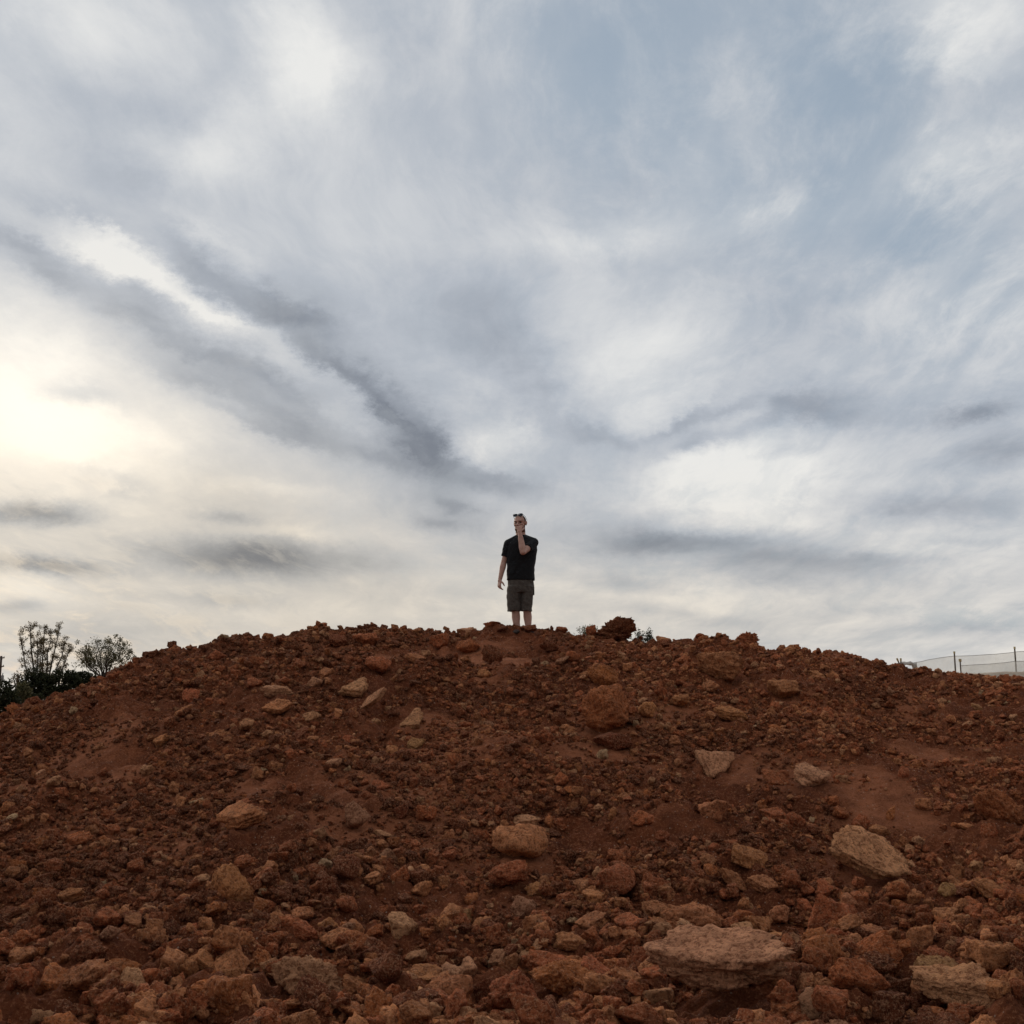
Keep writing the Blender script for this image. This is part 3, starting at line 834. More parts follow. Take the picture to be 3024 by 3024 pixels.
# ================================================================== loose rubble, gravel and clods: too many to count
def scatter():
    rng = np.random.default_rng(5)
    pts, size, tints = [], [], []
    # zones: x half width at the near and far end, y range, how many, smallest radius, largest radius, power, keep off smooth earth
    for y0, y1, n, r0, r1, pw, off, up in ((4.4, 6.6, 14000, .019, .115, 1.6, .0, 1.0), (6.6, 9.2, 30000, .0150, .085, 1.65, .25, .9),
                                           (9.2, 13.0, 56000, .0125, .075, 1.72, .45, .8), (13.0, 17.6, 62000, .0145, .078, 1.8, .50, .8)):
        n = int(n * 1.2)
        u = rng.uniform(size=n)
        y = y0 + (y1 - y0) * u
        x = rng.uniform(-1, 1, n) * (y * .475 + 1.9)
        r = r0 * (1 - rng.uniform(size=n) * (1 - (r0 / r1) ** pw)) ** (-1 / pw)
        sm = smooth_patch(x, y)
        clump = fbm2(x * 1.3, y * 1.3, 3, 77)
        keep = rng.uniform(size=n) > sm * off * np.where(r > .03, 1.0, .75)
        keep &= rng.uniform(size=n) < .70 + .9 * clump
        for o, rx, ry, a, *_ in ROCKS:                      # the larger rocks lie bare
            if a > .045 and y0 - 1 < ry < y1 + 1:
                keep &= ((x - rx) / (a * .95)) ** 2 + ((y - ry + .35 * a) / (max(o.scale.y, a * .8) * .95)) ** 2 > np.where(r > .022, 1.25, rng.uniform(.45, 1.0, n))
        x, y, r = x[keep], y[keep], r[keep]
        z = mound_z(x, y) + r * rng.uniform(-.2, up, len(r))
        pts.append(np.stack([x, y, z], -1))
        size.append(r)
        tone = np.array([TONES[k] for k in 'RTODPGW'])
        near_ = .5 + .5 * np.clip((10 - y0) / 4, 0, 1)          # more broken stone low down
        pw_ = np.array([.52 - .1 * near_, .20 + .05 * near_, .09, .15 - .03 * near_, .035 + .03 * near_, .008, .003])
        pick_ = rng.choice(7, len(r), p=pw_ / pw_.sum())
        shift = np.clip((x + 1.5) / 5, -.6, 1) + .8 * fbm2(x * .5, y * .5, 2, 83)      # darker clods towards one end of the heap, paler stone towards the other
        darker = (rng.uniform(size=len(r)) < .30 - .28 * shift) & (pick_ < 5)
        pick_ = np.where(darker, 3, pick_)
        t = tone[pick_] * (rng.uniform(.64, 1.12, len(r)) * np.clip(1 + .16 * shift, .8, 1.2))[:, None]
        tints.append(np.concatenate([t, rng.uniform(0, 1, (len(r), 1))], 1))
    p, r, c = np.concatenate(pts), np.concatenate(size), np.concatenate(tints)
    n = len(p)
    me = bpy.data.meshes.new('rubble')
    me.vertices.add(n)
    me.vertices.foreach_set('co', p.astype(np.float32).ravel())
    sc = r[:, None] * rng.uniform(.62, 1.25, (n, 3)) * np.array([1.1, 1.0, .78])
    rot = rng.uniform(-math.pi, math.pi, (n, 3)) * np.array([.16, .16, 1])
    for nm, kind, arr in (('size', 'FLOAT_VECTOR', sc), ('turn', 'FLOAT_VECTOR', rot), ('tint', 'FLOAT_COLOR', c)):
        a = me.attributes.new(nm, kind, 'POINT')
        a.data.foreach_set('color' if kind == 'FLOAT_COLOR' else 'vector', arr.astype(np.float32).ravel())
    a = me.attributes.new('which', 'INT', 'POINT')
    a.data.foreach_set('value', rng.integers(0, 12, n).astype(np.int32))
    return me


rubble = struct(link('rubble', scatter()), 'stuff')
rubble['label'] = 'loose red-brown rubble, gravel and crumbs covering the heap'
_by_mesh = {}
for r in ROCKS:
    _by_mesh.setdefault(r[0].data.name, r[0])
_src = [_by_mesh[m.name] for m in BLOCKS[:5] + CLODS[:3] + SLABS[:4] if m.name in _by_mesh]
ng = bpy.data.node_groups.new('scatter_rubble', 'GeometryNodeTree')
ng.interface.new_socket('Geometry', in_out='INPUT', socket_type='NodeSocketGeometry')
ng.interface.new_socket('Geometry', in_out='OUTPUT', socket_type='NodeSocketGeometry')
_N = ng.nodes.new
gi, go = _N('NodeGroupInput'), _N('NodeGroupOutput')
inst = _N('GeometryNodeInstanceOnPoints')
join = _N('GeometryNodeJoinGeometry')
for s in reversed(_src):
    oi = _N('GeometryNodeObjectInfo')
    oi.inputs['Object'].default_value = s
    g2 = _N('GeometryNodeGeometryToInstance')
    sm = _N('GeometryNodeSetMaterial')
    sm.inputs['Material'].default_value = rubble_mat
    ng.links.new(oi.outputs['Geometry'], sm.inputs['Geometry'])
    ng.links.new(sm.outputs[0], g2.inputs[0])
    ng.links.new(g2.outputs[0], join.inputs[0])


def _attr(nm, kind):
    a = _N('GeometryNodeInputNamedAttribute')
    a.data_type = kind
    a.inputs['Name'].default_value = nm
    return a.outputs['Attribute']


m2p = _N('GeometryNodeMeshToPoints')
ng.links.new(gi.outputs[0], m2p.inputs[0])
ng.links.new(m2p.outputs[0], inst.inputs['Points'])
ng.links.new(join.outputs[0], inst.inputs['Instance'])
inst.inputs['Pick Instance'].default_value = True
ng.links.new(_attr('which', 'INT'), inst.inputs['Instance Index'])
ng.links.new(_attr('turn', 'FLOAT_VECTOR'), inst.inputs['Rotation'])
ng.links.new(_attr('size', 'FLOAT_VECTOR'), inst.inputs['Scale'])
ng.links.new(inst.outputs[0], go.inputs[0])
_md = rubble.modifiers.new('scatter', 'NODES')
_md.node_group = ng


# ================================================================== the person
def remeshed(name, bm_or_parts, voxel, smooth=4, keep=None):
    """join closed pieces into one continuous skin"""
    me = bpy.data.meshes.new('tmp')
    bm_or_parts.to_mesh(me)
    bm_or_parts.free()
    o = bpy.data.objects.new('tmp', me)
    COL.objects.link(o)
    md = o.modifiers.new('r', 'REMESH')
    md.mode = 'VOXEL'
    md.voxel_size = voxel
    if smooth:
        sm = o.modifiers.new('s', 'SMOOTH')
        sm.factor = .5
        sm.iterations = smooth
    dg = bpy.context.evaluated_depsgraph_get()
    out = bpy.data.meshes.new_from_object(o.evaluated_get(dg))
    out.name = name
    bpy.data.objects.remove(o)
    bpy.data.meshes.remove(me)
    out.polygons.foreach_set('use_smooth', np.ones(len(out.polygons), bool))
    return out


def add_ball(bm, c, r, rot=None):
    m = Matrix.Translation(c) @ (rot.to_4x4() if rot is not None else Matrix.Identity(4)) @ Matrix.Diagonal((*r, 1)) if not isinstance(r, (int, float)) else Matrix.Translation(c) @ Matrix.Scale(r, 4)
    bmesh.ops.create_icosphere(bm, subdivisions=3, radius=1, matrix=m)


def add_limb(bm, pts, seg=20, caps=True):
    """tapered tube; pts: (position, radius or (rx, ry)) with rx across, ry front to back"""
    P = [Vector(p) for p, _ in pts]
    rings = []
    for i, (p, r) in enumerate(pts):
        d = (P[min(i + 1, len(P) - 1)] - P[max(i - 1, 0)]).normalized()
        side = Vector((1, 0, 0)) if abs(d.x) < .9 else Vector((0, 1, 0))
        side = (side - d * side.dot(d)).normalized()
        fwd = d.cross(side)
        rx, ry = r if isinstance(r, tuple) else (r, r)
        rings.append([bm.verts.new(P[i] + side * rx * math.cos(t) + fwd * ry * math.sin(t)) for t in (2 * math.pi * k / seg for k in range(seg))])
    for a, b in zip(rings, rings[1:]):
        for k in range(seg):
            bm.faces.new((a[k], a[(k + 1) % seg], b[(k + 1) % seg], b[k]))
    bm.faces.new(rings[0][::-1])
    bm.faces.new(rings[-1])


def limb_balls(bm, pts):
    add_limb(bm, pts)
    for p, r in (pts[0], pts[-1]):
        rr = r if isinstance(r, tuple) else (r, r)
        add_ball(bm, p, (rr[0], rr[1], min(rr)))


# the figure faces -Y (towards the viewer); +X is the viewer's right = his left
def head_point(x, y, z):
    """head coordinates (face towards -y, origin at head centre) to the figure, turned and tipped"""
    return HEAD_C + HEAD_R @ Vector((x, y, z)) * HS


HS = 1.09         # size of the head
HEAD_C = Vector((-.010, -.008, 1.668))
HEAD_R = Euler((R(4), R(-3), R(-21)), 'XYZ').to_matrix()
person = link('person', None)

body = bmesh.new()
# --- trunk and neck (under the clothes it only has to carry the limbs)
add_limb(body, [((0, .01, .80), (.165, .11)), ((0, .01, .95), (.165, .115)), ((0, .0, 1.10), (.165, .11)), ((.005, .0, 1.28), (.175, .115)), ((.01, .01, 1.40), (.165, .09)), ((.005, .012, 1.455), (.09, .07))])
limb_balls(body, [((.005, .02, 1.42), (.070, .068)), ((.000, .012, 1.50), (.070, .070)), ((-.006, .006, 1.60), (.066, .068))])
add_limb(body, [((.14, .02, 1.385), .03), ((.07, .018, 1.43), .035), ((.0, .016, 1.465), .045), ((-.07, .018, 1.42), .035), ((-.13, .02, 1.37), .03)])
# --- legs: (viewer's left leg, viewer's right leg)
for hip, knee, calf, ank, toe in (((-.088, .01, .82), (-.074, -.005, .43), (-.068, .022, .27), (-.040, .02, .075), (-.075, -.13, .03)),
                                  ((.088, .01, .82), (.088, -.005, .43), (.096, .022, .27), (.108, .02, .075), (.130, -.13, .03))):
    k = Vector(knee)
    limb_balls(body, [(hip, (.092, .095)), ((k + Vector((0, 0, .16))), (.076, .082)), (k + Vector((0, -.004, .03)), (.060, .064)), (k + Vector((0, .004, -.055)), (.056, .060)),
                      (Vector(calf), (.061, .066)), (Vector(calf) + Vector((.006, -.004, -.09)), (.050, .052)), (Vector(ank) + Vector((0, 0, .03)), (.037, .042)), (Vector(ank), (.038, .046))])
    add_ball(body, k + Vector((0, -.045, .0)), (.036, .026, .044))
    limb_balls(body, [(Vector(ank) + Vector((0, .02, -.03)), (.038, .036)), ((Vector(ank) + Vector(toe)) / 2 + Vector((0, 0, -.01)), (.042, .032)), (toe, (.044, .024))])
# --- his right arm (viewer's left), hanging a little out from the body
SH_R, EL_R, WR_R = Vector((-.168, .015, 1.362)), Vector((-.243, .035, 1.075)), Vector((-.292, -.02, .835))
limb_balls(body, [(SH_R, .060), ((SH_R * 2 + EL_R) / 3, (.052, .056)), ((SH_R + EL_R * 2) / 3, (.046, .049)), (EL_R, (.042, .044)), (EL_R.lerp(WR_R, .25), (.045, .043)),
                  (EL_R.lerp(WR_R, .6), (.036, .034)), (WR_R, (.030, .025))])
# --- his left arm (viewer's right): elbow in front of the chest, fist at the mouth
SH_L, EL_L, WR_L = Vector((.180, .005, 1.380)), Vector((.030, -.235, 1.205)), Vector((-.014, -.190, 1.500))
limb_balls(body, [(SH_L, .062), ((SH_L * 2 + EL_L) / 3, .056), ((SH_L + EL_L * 2) / 3, .051), (EL_L, .043)])
limb_balls(body, [(EL_L, (.043, .046)), (EL_L.lerp(WR_L, .25), (.049, .047)), (EL_L.lerp(WR_L, .6), (.040, .037)), (WR_L, (.029, .026))])


def hand(bm, wrist, axis, palm, curl, thumb_side, scale=1.0, spread=1.0):
    """axis: wrist to knuckles; palm: the way the palm faces; curl: bend of each finger joint in degrees"""
    axis = axis.normalized()
    palm = (palm - axis * palm.dot(axis)).normalized()
    side = axis.cross(palm).normalized() * thumb_side
    s = scale
    k = wrist + axis * .088 * s
    add_limb(bm, [(wrist - axis * .01, .027 * s), (wrist + axis * .02 * s, .030 * s)])
    # palm as a flattened slab: four metacarpal rods side by side
    for j, off in enumerate((.030, .010, -.010, -.028)):
        limb_balls(bm, [(wrist + side * off * .6 * s + axis * .008 * s, .017 * s), (k + side * off * s, .0135 * s)])
    for j, (off, ln) in enumerate(((.031, .076), (.0105, .084), (-.0105, .078), (-.030, .062))):
        base = k + side * off * s
        d = (axis + side * off * spread * 2.0).normalized()
        p, a = base, 0.0
        pts = [(p, .0105 * s)]
        for q, fr in enumerate((.46, .31, .23)):
            a += R(curl[j] * (1.0, 1.05, .7)[q])
            d2 = (d * math.cos(a) + palm * math.sin(a)).normalized()
            p = p + d2 * ln * fr * s
            pts.append((p, (.0096, .0088, .0072)[q] * s))
        for u, v in zip(pts, pts[1:]):
            limb_balls(bm, [u, v])
    # thumb leaves the side of the palm near its base
    t0 = wrist + side * .026 * s + axis * .022 * s
    t1 = t0 + (side * .75 + axis * .65 + palm * .55).normalized() * .040 * s
    t2 = t1 + (side * .10 + axis * .85 + palm * .75).normalized() * .030 * s
    t3 = t2 + (side * -.35 + axis * .75 + palm * .80).normalized() * .024 * s
    for u, v in (((t0, .016 * s), (t1, .0125 * s)), ((t1, .0125 * s), (t2, .0108 * s)), ((t2, .0108 * s), (t3, .0085 * s))):
        limb_balls(bm, [u, v])


hand(body, WR_R + Vector((-.004, -.006, -.02)), Vector((-.10, -.16, -1)), Vector((.80, .45, 0)), (22, 30, 36, 40), 1)
hand(body, WR_L + Vector((-.002, .004, .012)), Vector((-.05, .22, 1)), Vector((.25, 1, -.1)), (58, 66, 70, 72), -1)

# --- head: skull, jaw, brow, nose, lips, ears
HR = HEAD_R


def hb(x, y, z, rx, ry, rz):
    add_ball(body, head_point(x, y, z), (rx * HS, ry * HS, rz * HS), HR)


hb(0, .012, .028, .077, .096, .092)
hb(0, -.012, -.035, .066, .078, .080)
hb(0, -.048, -.092, .040, .036, .034)
hb(.036, -.020, -.078, .030, .045, .034); hb(-.036, -.020, -.078, .030, .045, .034)
hb(0, -.074, .030, .052, .020, .014)
hb(.038, -.062, -.018, .024, .024, .018); hb(-.038, -.062, -.018, .024, .024, .018)
limb_balls(body, [(head_point(0, -.086, .014), .0085), (head_point(0, -.103, -.022), .0125)])
hb(0, -.098, -.026, .018, .011, .010)
hb(0, -.088, -.055, .026, .010, .007); hb(0, -.086, -.068, .023, .010, .007)
for sx in (1, -1):
    hb(sx * .080, .012, -.004, .009, .020, .032)
    hb(sx * .086, .018, .006, .007, .018, .024)
body_me = remeshed('body', body, .0052, 2)

# eye sockets pressed into the face, eyes set back in them
_co = np.empty(len(body_me.vertices) * 3)
body_me.vertices.foreach_get('co', _co)
_co = _co.reshape(-1, 3)
_hl = (_co - np.array(HEAD_C)) @ np.array(HEAD_R) / HS
for sx in (1, -1):
    d = ((_hl[:, 0] - sx * .033) / .022) ** 2 + ((_hl[:, 2] - .006) / .014) ** 2
    push = np.exp(-d) * (_hl[:, 1] < -.03) * (np.abs(_hl[:, 2]) < .1)
    _co += (push * .012)[:, None] * np.array(HEAD_R @ Vector((0, 1, 0)))
d = (_hl[:, 0] / .024) ** 2 + ((_hl[:, 2] + .0615) / .0035) ** 2
_co += (np.exp(-d) * (_hl[:, 1] < -.05) * .006)[:, None] * np.array(HEAD_R @ Vector((0, 1, 0)))
body_me.vertices.foreach_set('co', _co.ravel())
body_me.update()

skin, g, bs, _o = material('skin')
tc = g.new('ShaderNodeTexCoord').outputs['Object']
c = g.ramp(g.noise(tc, 14, 5, .6), [(.3, (.40, .205, .145)), (.55, (.52, .30, .225)), (.75, (.58, .355, .28))])
c = g.mix(g.maprange(g.noise(tc, 60, 3, .6), .5, .75, 0, .4), c, (.34, .16, .11))
g.put(bs.inputs['Base Color'], c)
bs.inputs['Roughness'].default_value = .55
bs.inputs['Subsurface Weight'].default_value = .08
bs.inputs['Subsurface Radius'].default_value = (.01, .004, .002)
body_o = link('body', body_me, person, skin)


def shell(name, mask_fn, offset, mat, rough=0.0):
    """a thin layer lifted off the head: stubble, beard"""
    me = body_me.copy()
    me.name = name
    me.materials.clear()
    co = np.empty(len(me.vertices) * 3); me.vertices.foreach_get('co', co); co = co.reshape(-1, 3)
    no = np.empty(len(me.vertices) * 3); me.vertices.foreach_get('normal', no); no = no.reshape(-1, 3)
    hl = (co - np.array(HEAD_C)) @ np.array(HEAD_R) / HS
    near = np.linalg.norm(hl / (.12, .14, .16), axis=1) < 1
    m = near & mask_fn(hl)
    co2 = co + no * (offset + rough * noise3(co * 260, 9)[:, None])
    me.vertices.foreach_set('co', co2.ravel())
    bm = bmesh.new(); bm.from_mesh(me); bm.verts.ensure_lookup_table()
    bmesh.ops.delete(bm, geom=[v for v in bm.verts if not m[v.index]], context='VERTS')
    bm.to_mesh(me); bm.free()
    return link(name, me, person, mat)


hair_mat, g, bs, _o = material('cropped_hair')
tc = g.new('ShaderNodeTexCoord').outputs['Object']
g.put(bs.inputs['Base Color'], g.ramp(g.noise(tc, 260, 3, .6), [(.35, (.040, .026, .020)), (.7, (.150, .100, .075))]))
bs.inputs['Roughness'].default_value = .9
bs.inputs['Specular IOR Level'].default_value = .08
beard_mat, g, bs, _o = material('short_beard')
tc = g.new('ShaderNodeTexCoord').outputs['Object']
g.put(bs.inputs['Base Color'], g.ramp(g.noise(tc, 260, 3, .6), [(.35, (.090, .040, .024)), (.7, (.26, .125, .075))]))
bs.inputs['Roughness'].default_value = .9
bs.inputs['Specular IOR Level'].default_value = .08
shell('hair', lambda h: (h[:, 2] > -.035) & (h[:, 1] > -.02 + .06 * np.clip((h[:, 2] - .09) / .03, 0, 1)) & (np.abs(h[:, 0]) < .079) & ((h[:, 1] > .035) | (h[:, 2] > .015)), .0025, hair_mat, .0008)
shell('beard', lambda h: (h[:, 2] > -.130) & (h[:, 1] < .028) & (((h[:, 1] > -.038) & (h[:, 2] < -.030)) | (h[:, 2] < -.074) | ((np.abs(h[:, 0]) < .034) & (h[:, 2] < -.040) & (h[:, 2] > -.053) & (h[:, 1] < -.06))), .0018, beard_mat, .0010)

# --- eyes and brows
eye_mat, g, bs, _o = material('eye')
bs.inputs['Base Color'].default_value = (.03, .02, .016, 1)
bs.inputs['Roughness'].default_value = .2
for sx in (1, -1):
    bm = bmesh.new(); add_ball(bm, head_point(sx * .033, -.066, .005), .0125)
    me = bpy.data.meshes.new('eye'); bm.to_mesh(me); bm.free(); link('eye', me, person, eye_mat)
    bm = bmesh.new(); limb_balls(bm, [(head_point(sx * .016, -.090, .023), .0042), (head_point(sx * .035, -.088, .029), .0048), (head_point(sx * .055, -.074, .024), .0034)])
    me = bpy.data.meshes.new('eyebrow'); bm.to_mesh(me); bm.free(); link('eyebrow', me, person, hair_mat)

# --- black T-shirt
def cloth(name, col, seed, fine=900, folds=0.0):
    m, g, bs, _o = material(name)
    tc = g.new('ShaderNodeTexCoord').outputs['Object']
    n = g.noise(tc, 22, 4, .6)
    g.put(bs.inputs['Base Color'], g.ramp(n, [(.3, tuple(v * .78 for v in col)), (.7, tuple(v * 1.25 for v in col))]))
    bs.inputs['Roughness'].default_value = .85
    bs.inputs['Specular IOR Level'].default_value = .25
    bs.inputs['Sheen Weight'].default_value = .06
    h = g.math('MULTIPLY_ADD', g.noise(g.vmath('MULTIPLY', tc, (1, 1, 1.6)), 16, 3, .5, 1.2), 1.0, g.math('MULTIPLY', g.noise(tc, fine, 2, .5), .05))
    bump(g, bs, h, .7, .02)
    return m


def wrinkle(me, fn):
    co = np.empty(len(me.vertices) * 3); me.vertices.foreach_get('co', co); co = co.reshape(-1, 3)
    no = np.empty(len(me.vertices) * 3); me.vertices.foreach_get('normal', no); no = no.reshape(-1, 3)
    me.vertices.foreach_set('co', (co + no * fn(co)[:, None]).ravel())
    me.update()


sh = bmesh.new()
add_limb(sh, [((-.003, .005, .812), (.200, .145)), ((-.002, .005, .90), (.199, .148)), ((0, .003, 1.02), (.197, .143)), ((.008, .0, 1.15), (.207, .142)), ((.018, .0, 1.27), (.222, .142)),
              ((.020, .004, 1.36), (.212, .128)), ((.010, .012, 1.43), (.160, .098)), ((.004, .014, 1.470), (.088, .080)), ((.004, .014, 1.492), (.080, .078))], 40)
limb_balls(sh, [(SH_L, .076), ((.115, .012, 1.418), .064), ((.055, .014, 1.455), .052)])
limb_balls(sh, [(SH_R, .073), ((-.110, .016, 1.405), .062), ((-.055, .016, 1.448), .052)])
limb_balls(sh, [(SH_R, .072), (SH_R.lerp(EL_R, .30), (.068, .074)), (SH_R.lerp(EL_R, .52), (.064, .070))])
add_limb(sh, [(SH_R.lerp(EL_R, .3), (.068, .074)), (SH_R.lerp(EL_R, .66), (.061, .070))])
limb_balls(sh, [(SH_L, .074), (SH_L.lerp(EL_L, .28), .070)])
add_limb(sh, [(SH_L.lerp(EL_L, .2), .071), (SH_L.lerp(EL_L, .60), .068)])
shirt_me = remeshed('shirt', sh, .0062, 2)
wrinkle(shirt_me, lambda c: .006 * fbm3(np.stack([(c[:, 0] - c[:, 2] * .8) * 16, c[:, 1] * 8, (c[:, 2] + c[:, 0] * .6) * 7], -1), 3, 5) * np.clip((1.42 - c[:, 2]) / .15, 0, 1)
        + .006 * np.exp(-((c[:, 2] - .83) / .03) ** 2) * noise3(c * 13, 4))
shirt = link('shirt', shirt_me, person, cloth('black_cotton', (.008, .008, .009), 1))
shirt['label'] = 'plain black short-sleeved T-shirt'

# --- shorts
so = bmesh.new()
add_limb(so, [((-.002, .008, .86), (.178, .130)), ((0, .008, .78), (.188, .140)), ((0, .008, .68), (.187, .140)), ((0, .008, .63), (.175, .13))], 36)
for s, kx, w in ((-1, -.094, 1.04), (1, .078, .86)):
    limb_balls(so, [((s * .090, .008, .70), (.100, .128)), ((kx * 1.04, .004, .55), (.100 * w, .116))])
    add_limb(so, [((s * .092, .008, .72), (.100, .130)), ((kx * 1.05, .004, .55), (.100 * w, .112)), ((kx * 1.03, .0, .45), (.095 * w, .102)), ((kx * 1.02, -.002, .352), (.091 * w, .098))], 28)
shorts_me = remeshed('shorts', so, .0062, 2)
wrinkle(shorts_me, lambda c: .0055 * fbm3(np.stack([(c[:, 0] + c[:, 2] * .5) * 15, c[:, 1] * 9, c[:, 2] * 12], -1), 3, 15))
shorts = link('shorts', shorts_me, person, cloth('faded_canvas', (.085, .070, .057), 2, 500))
shorts['label'] = 'dark grey-brown knee-length shorts'
for s in (-1, 1):      # pocket flaps on the thighs
    bm = bmesh.new(); limb_balls(bm, [((s * .183, -.01, .700), (.010, .030)), ((s * .184, -.01, .600), (.009, .034))])
    me = bpy.data.meshes.new('pocket'); bm.to_mesh(me); bm.free(); link('pocket', me, shorts, shorts_me.materials[0])

# --- shoes
shoe_mat, g, bs, _o = material('dark_shoe')
g.put(bs.inputs['Base Color'], g.ramp(g.noise(g.new('ShaderNodeTexCoord').outputs['Object'], 20, 4, .6), [(.4, (.03, .016, .011)), (.7, (.10, .045, .024))]))
for ank, toe in (((-.040, .03, .075), (-.078, -.16, .035)), ((.108, .03, .075), (.134, -.16, .035))):
    bm = bmesh.new()
    a, t = Vector(ank), Vector(toe)
    limb_balls(bm, [(a + Vector((0, .035, -.035)), (.045, .042)), (a.lerp(t, .45) + Vector((0, 0, -.008)), (.050, .042)), (t, (.050, .030))])
    limb_balls(bm, [(a + Vector((0, .0, .03)), (.046, .052)), (a + Vector((0, .0, -.03)), (.048, .055))])
    link('shoe', remeshed('shoe', bm, .008, 2), person, shoe_mat)

# --- stand him on the crest
PS = 1.035
PX = (1538 - 1512) / FOCAL * 17.15
PERSON_Z = float(mound_coarse(PX, 17.15)) - .010
person.location = (PX, 17.15, PERSON_Z)
person.scale = (PS * 1.05, PS, PS)
tag(person, 'person in black T-shirt and dark shorts on the crest, one fist held to the mouth', 'person')

# ------------------------------------------------------------------ sunglasses pushed up on his head
glasses = link('sunglasses', None)
tag(glasses, 'dark sunglasses pushed up on top of the shaven head', 'sunglasses')
fr_mat, g, bs, _o = material('black_frame')
bs.inputs['Base Color'].default_value = (.012, .012, .014, 1); bs.inputs['Roughness'].default_value = .3
ln_mat, g, bs, _o = material('smoked_lens')
bs.inputs['Base Color'].default_value = (.02, .025, .035, 1); bs.inputs['Roughness'].default_value = .35
bs.inputs['Specular IOR Level'].default_value = .1
GL = Vector((PX, 17.15, PERSON_Z))


def gp(x, y, z):
    p = head_point(x, y, z) * PS
    return Vector((p.x * 1.05, p.y, p.z)) + GL


glasses.location = gp(0, -.03, .115)
_inv = Matrix.Translation(-glasses.location)


def gpart(name, bm, mat):
    bmesh.ops.transform(bm, matrix=_inv, verts=bm.verts)
    me = bpy.data.meshes.new(name); bm.to_mesh(me); bm.free()
    for p in me.polygons:
        p.use_smooth = True
    return link(name, me, glasses, mat)


bm = bmesh.new()
for sx in (1, -1):
    sq = lambda v: math.copysign(abs(v) ** .55, v)
    rim = [(sx * (.036 + .031 * sq(math.cos(t))), -.050 - .013 * sq(math.sin(t)), .113 + .016 * sq(math.sin(t))) for t in (k * math.pi / 10 for k in range(21))]
    for u, v in zip(rim, rim[1:]):
        limb_balls(bm, [(gp(*u), .0032), (gp(*v), .0032)])
limb_balls(bm, [(gp(-.008, -.054, .120), .003), (gp(.008, -.054, .120), .003)])
gpart('frame', bm, fr_mat)
for sx in (1, -1):
    bm = bmesh.new()
    add_ball(bm, gp(sx * .036, -.050, .113), (.040, .0022, .026), HEAD_R @ Euler((R(-40), 0, 0)).to_matrix())
    gpart('lens', bm, ln_mat)
    bm = bmesh.new()
    limb_balls(bm, [(gp(sx * .067, -.050, .115), .003), (gp(sx * .080, .010, .085), .0026), (gp(sx * .083, .055, .040), .0024)])
    gpart('temple', bm, fr_mat)


# ================================================================== trees, bushes, pole and fence beyond the heap
def far(px, py, depth):
    """a point of the photograph at a given distance from the viewer"""
    dx, dy, dz = ray(px, py)
    t = depth / dy
    return Vector((dx * t, depth, EYE.z + dz * t))


GROUND_Z = -.5


def leaf_material(name, dark, light):
    m, g, bs, out = material(name)
    oi = g.new('ShaderNodeNewGeometry')
    c = g.ramp(oi.outputs['Random Per Island'], [(0, dark), (1, light)])
    g.put(bs.inputs['Base Color'], c)
    bs.inputs['Roughness'].default_value = .7
    bs.inputs['Specular IOR Level'].default_value = .12
    tr = g.new('ShaderNodeBsdfTranslucent')
    g.put(tr.inputs[0], c)
    mx = g.new('ShaderNodeMixShader')
    mx.inputs[0].default_value = .38
    g.t.links.new(bs.outputs[0], mx.inputs[1])
    g.t.links.new(tr.outputs[0], mx.inputs[2])
    g.t.links.new(mx.outputs[0], out.inputs[0])
    return m


bark_mat, g, bs, _o = material('bark')
g.put(bs.inputs['Base Color'], g.ramp(g.noise(g.vmath('MULTIPLY', g.new('ShaderNodeTexCoord').outputs['Object'], (6, 6, 1)), 4, 4, .6), [(.35, (.028, .020, .015)), (.7, (.075, .055, .042))]))
bs.inputs['Roughness'].default_value = .9
LEAF_DARK = leaf_material('dark_evergreen_leaf', (.014, .018, .009), (.050, .052, .025))
LEAF_OLIVE = leaf_material('olive_leaf', (.045, .046, .020), (.150, .130, .065))
LEAF_DRY = leaf_material('dry_olive_leaf', (.075, .060, .032), (.230, .180, .105))


def leaves(rng, centres, radius, per, size):
    """leaf blades spread through clumps: centres (n,3), radius (n,) or number"""
    c = np.repeat(np.asarray(centres, float), per, axis=0)
    r = np.repeat(np.broadcast_to(np.asarray(radius, float), (len(centres),)), per)
    n = len(c)
    d = rng.normal(size=(n, 3))
    d /= np.linalg.norm(d, axis=1)[:, None]
    p = c + d * (r * rng.uniform(0, 1, n) ** .45)[:, None]
    a = rng.normal(size=(n, 3)); a /= np.linalg.norm(a, axis=1)[:, None]
    b = np.cross(a, rng.normal(size=(n, 3))); b /= np.linalg.norm(b, axis=1)[:, None]
    s = size * rng.uniform(.6, 1.4, n)[:, None]
    v = np.stack([p - a * s, p + b * s * .42, p + a * s, p - b * s * .42], 1).reshape(-1, 3)
    return v, np.arange(4 * n).reshape(-1, 4)


def tree(name, label, base, limbs, clumps, rad, per, size, mat, seed, group):
    """limbs: lists of (point, radius) in the place; clumps: leaf clump centres"""
    rng = np.random.default_rng(seed)
    root = link(name, None, loc=base)
    tag(root, label, 'bush' if 'bush' in name else 'tree', group)
    bm = bmesh.new()
    for l in limbs:
        add_limb(bm, [(Vector(p) - base, r) for p, r in l], 7)
    me = bpy.data.meshes.new('trunk'); bm.to_mesh(me); bm.free()
    link('trunk', me, root, bark_mat)
    v, f = leaves(rng, np.array([tuple(Vector(c) - base) for c in clumps]), rad, per, size)
    link('crown', mesh_np('crown', v, f, False), root, mat)
    return root


def wander(rng, a, b, n, amount):
    a, b = Vector(a), Vector(b)
    out = []
    for i in range(n + 1):
        t = i / n
        w = amount * math.sin(math.pi * t)
        out.append(a.lerp(b, t) + Vector(rng.normal(size=3)) * w)
    return out


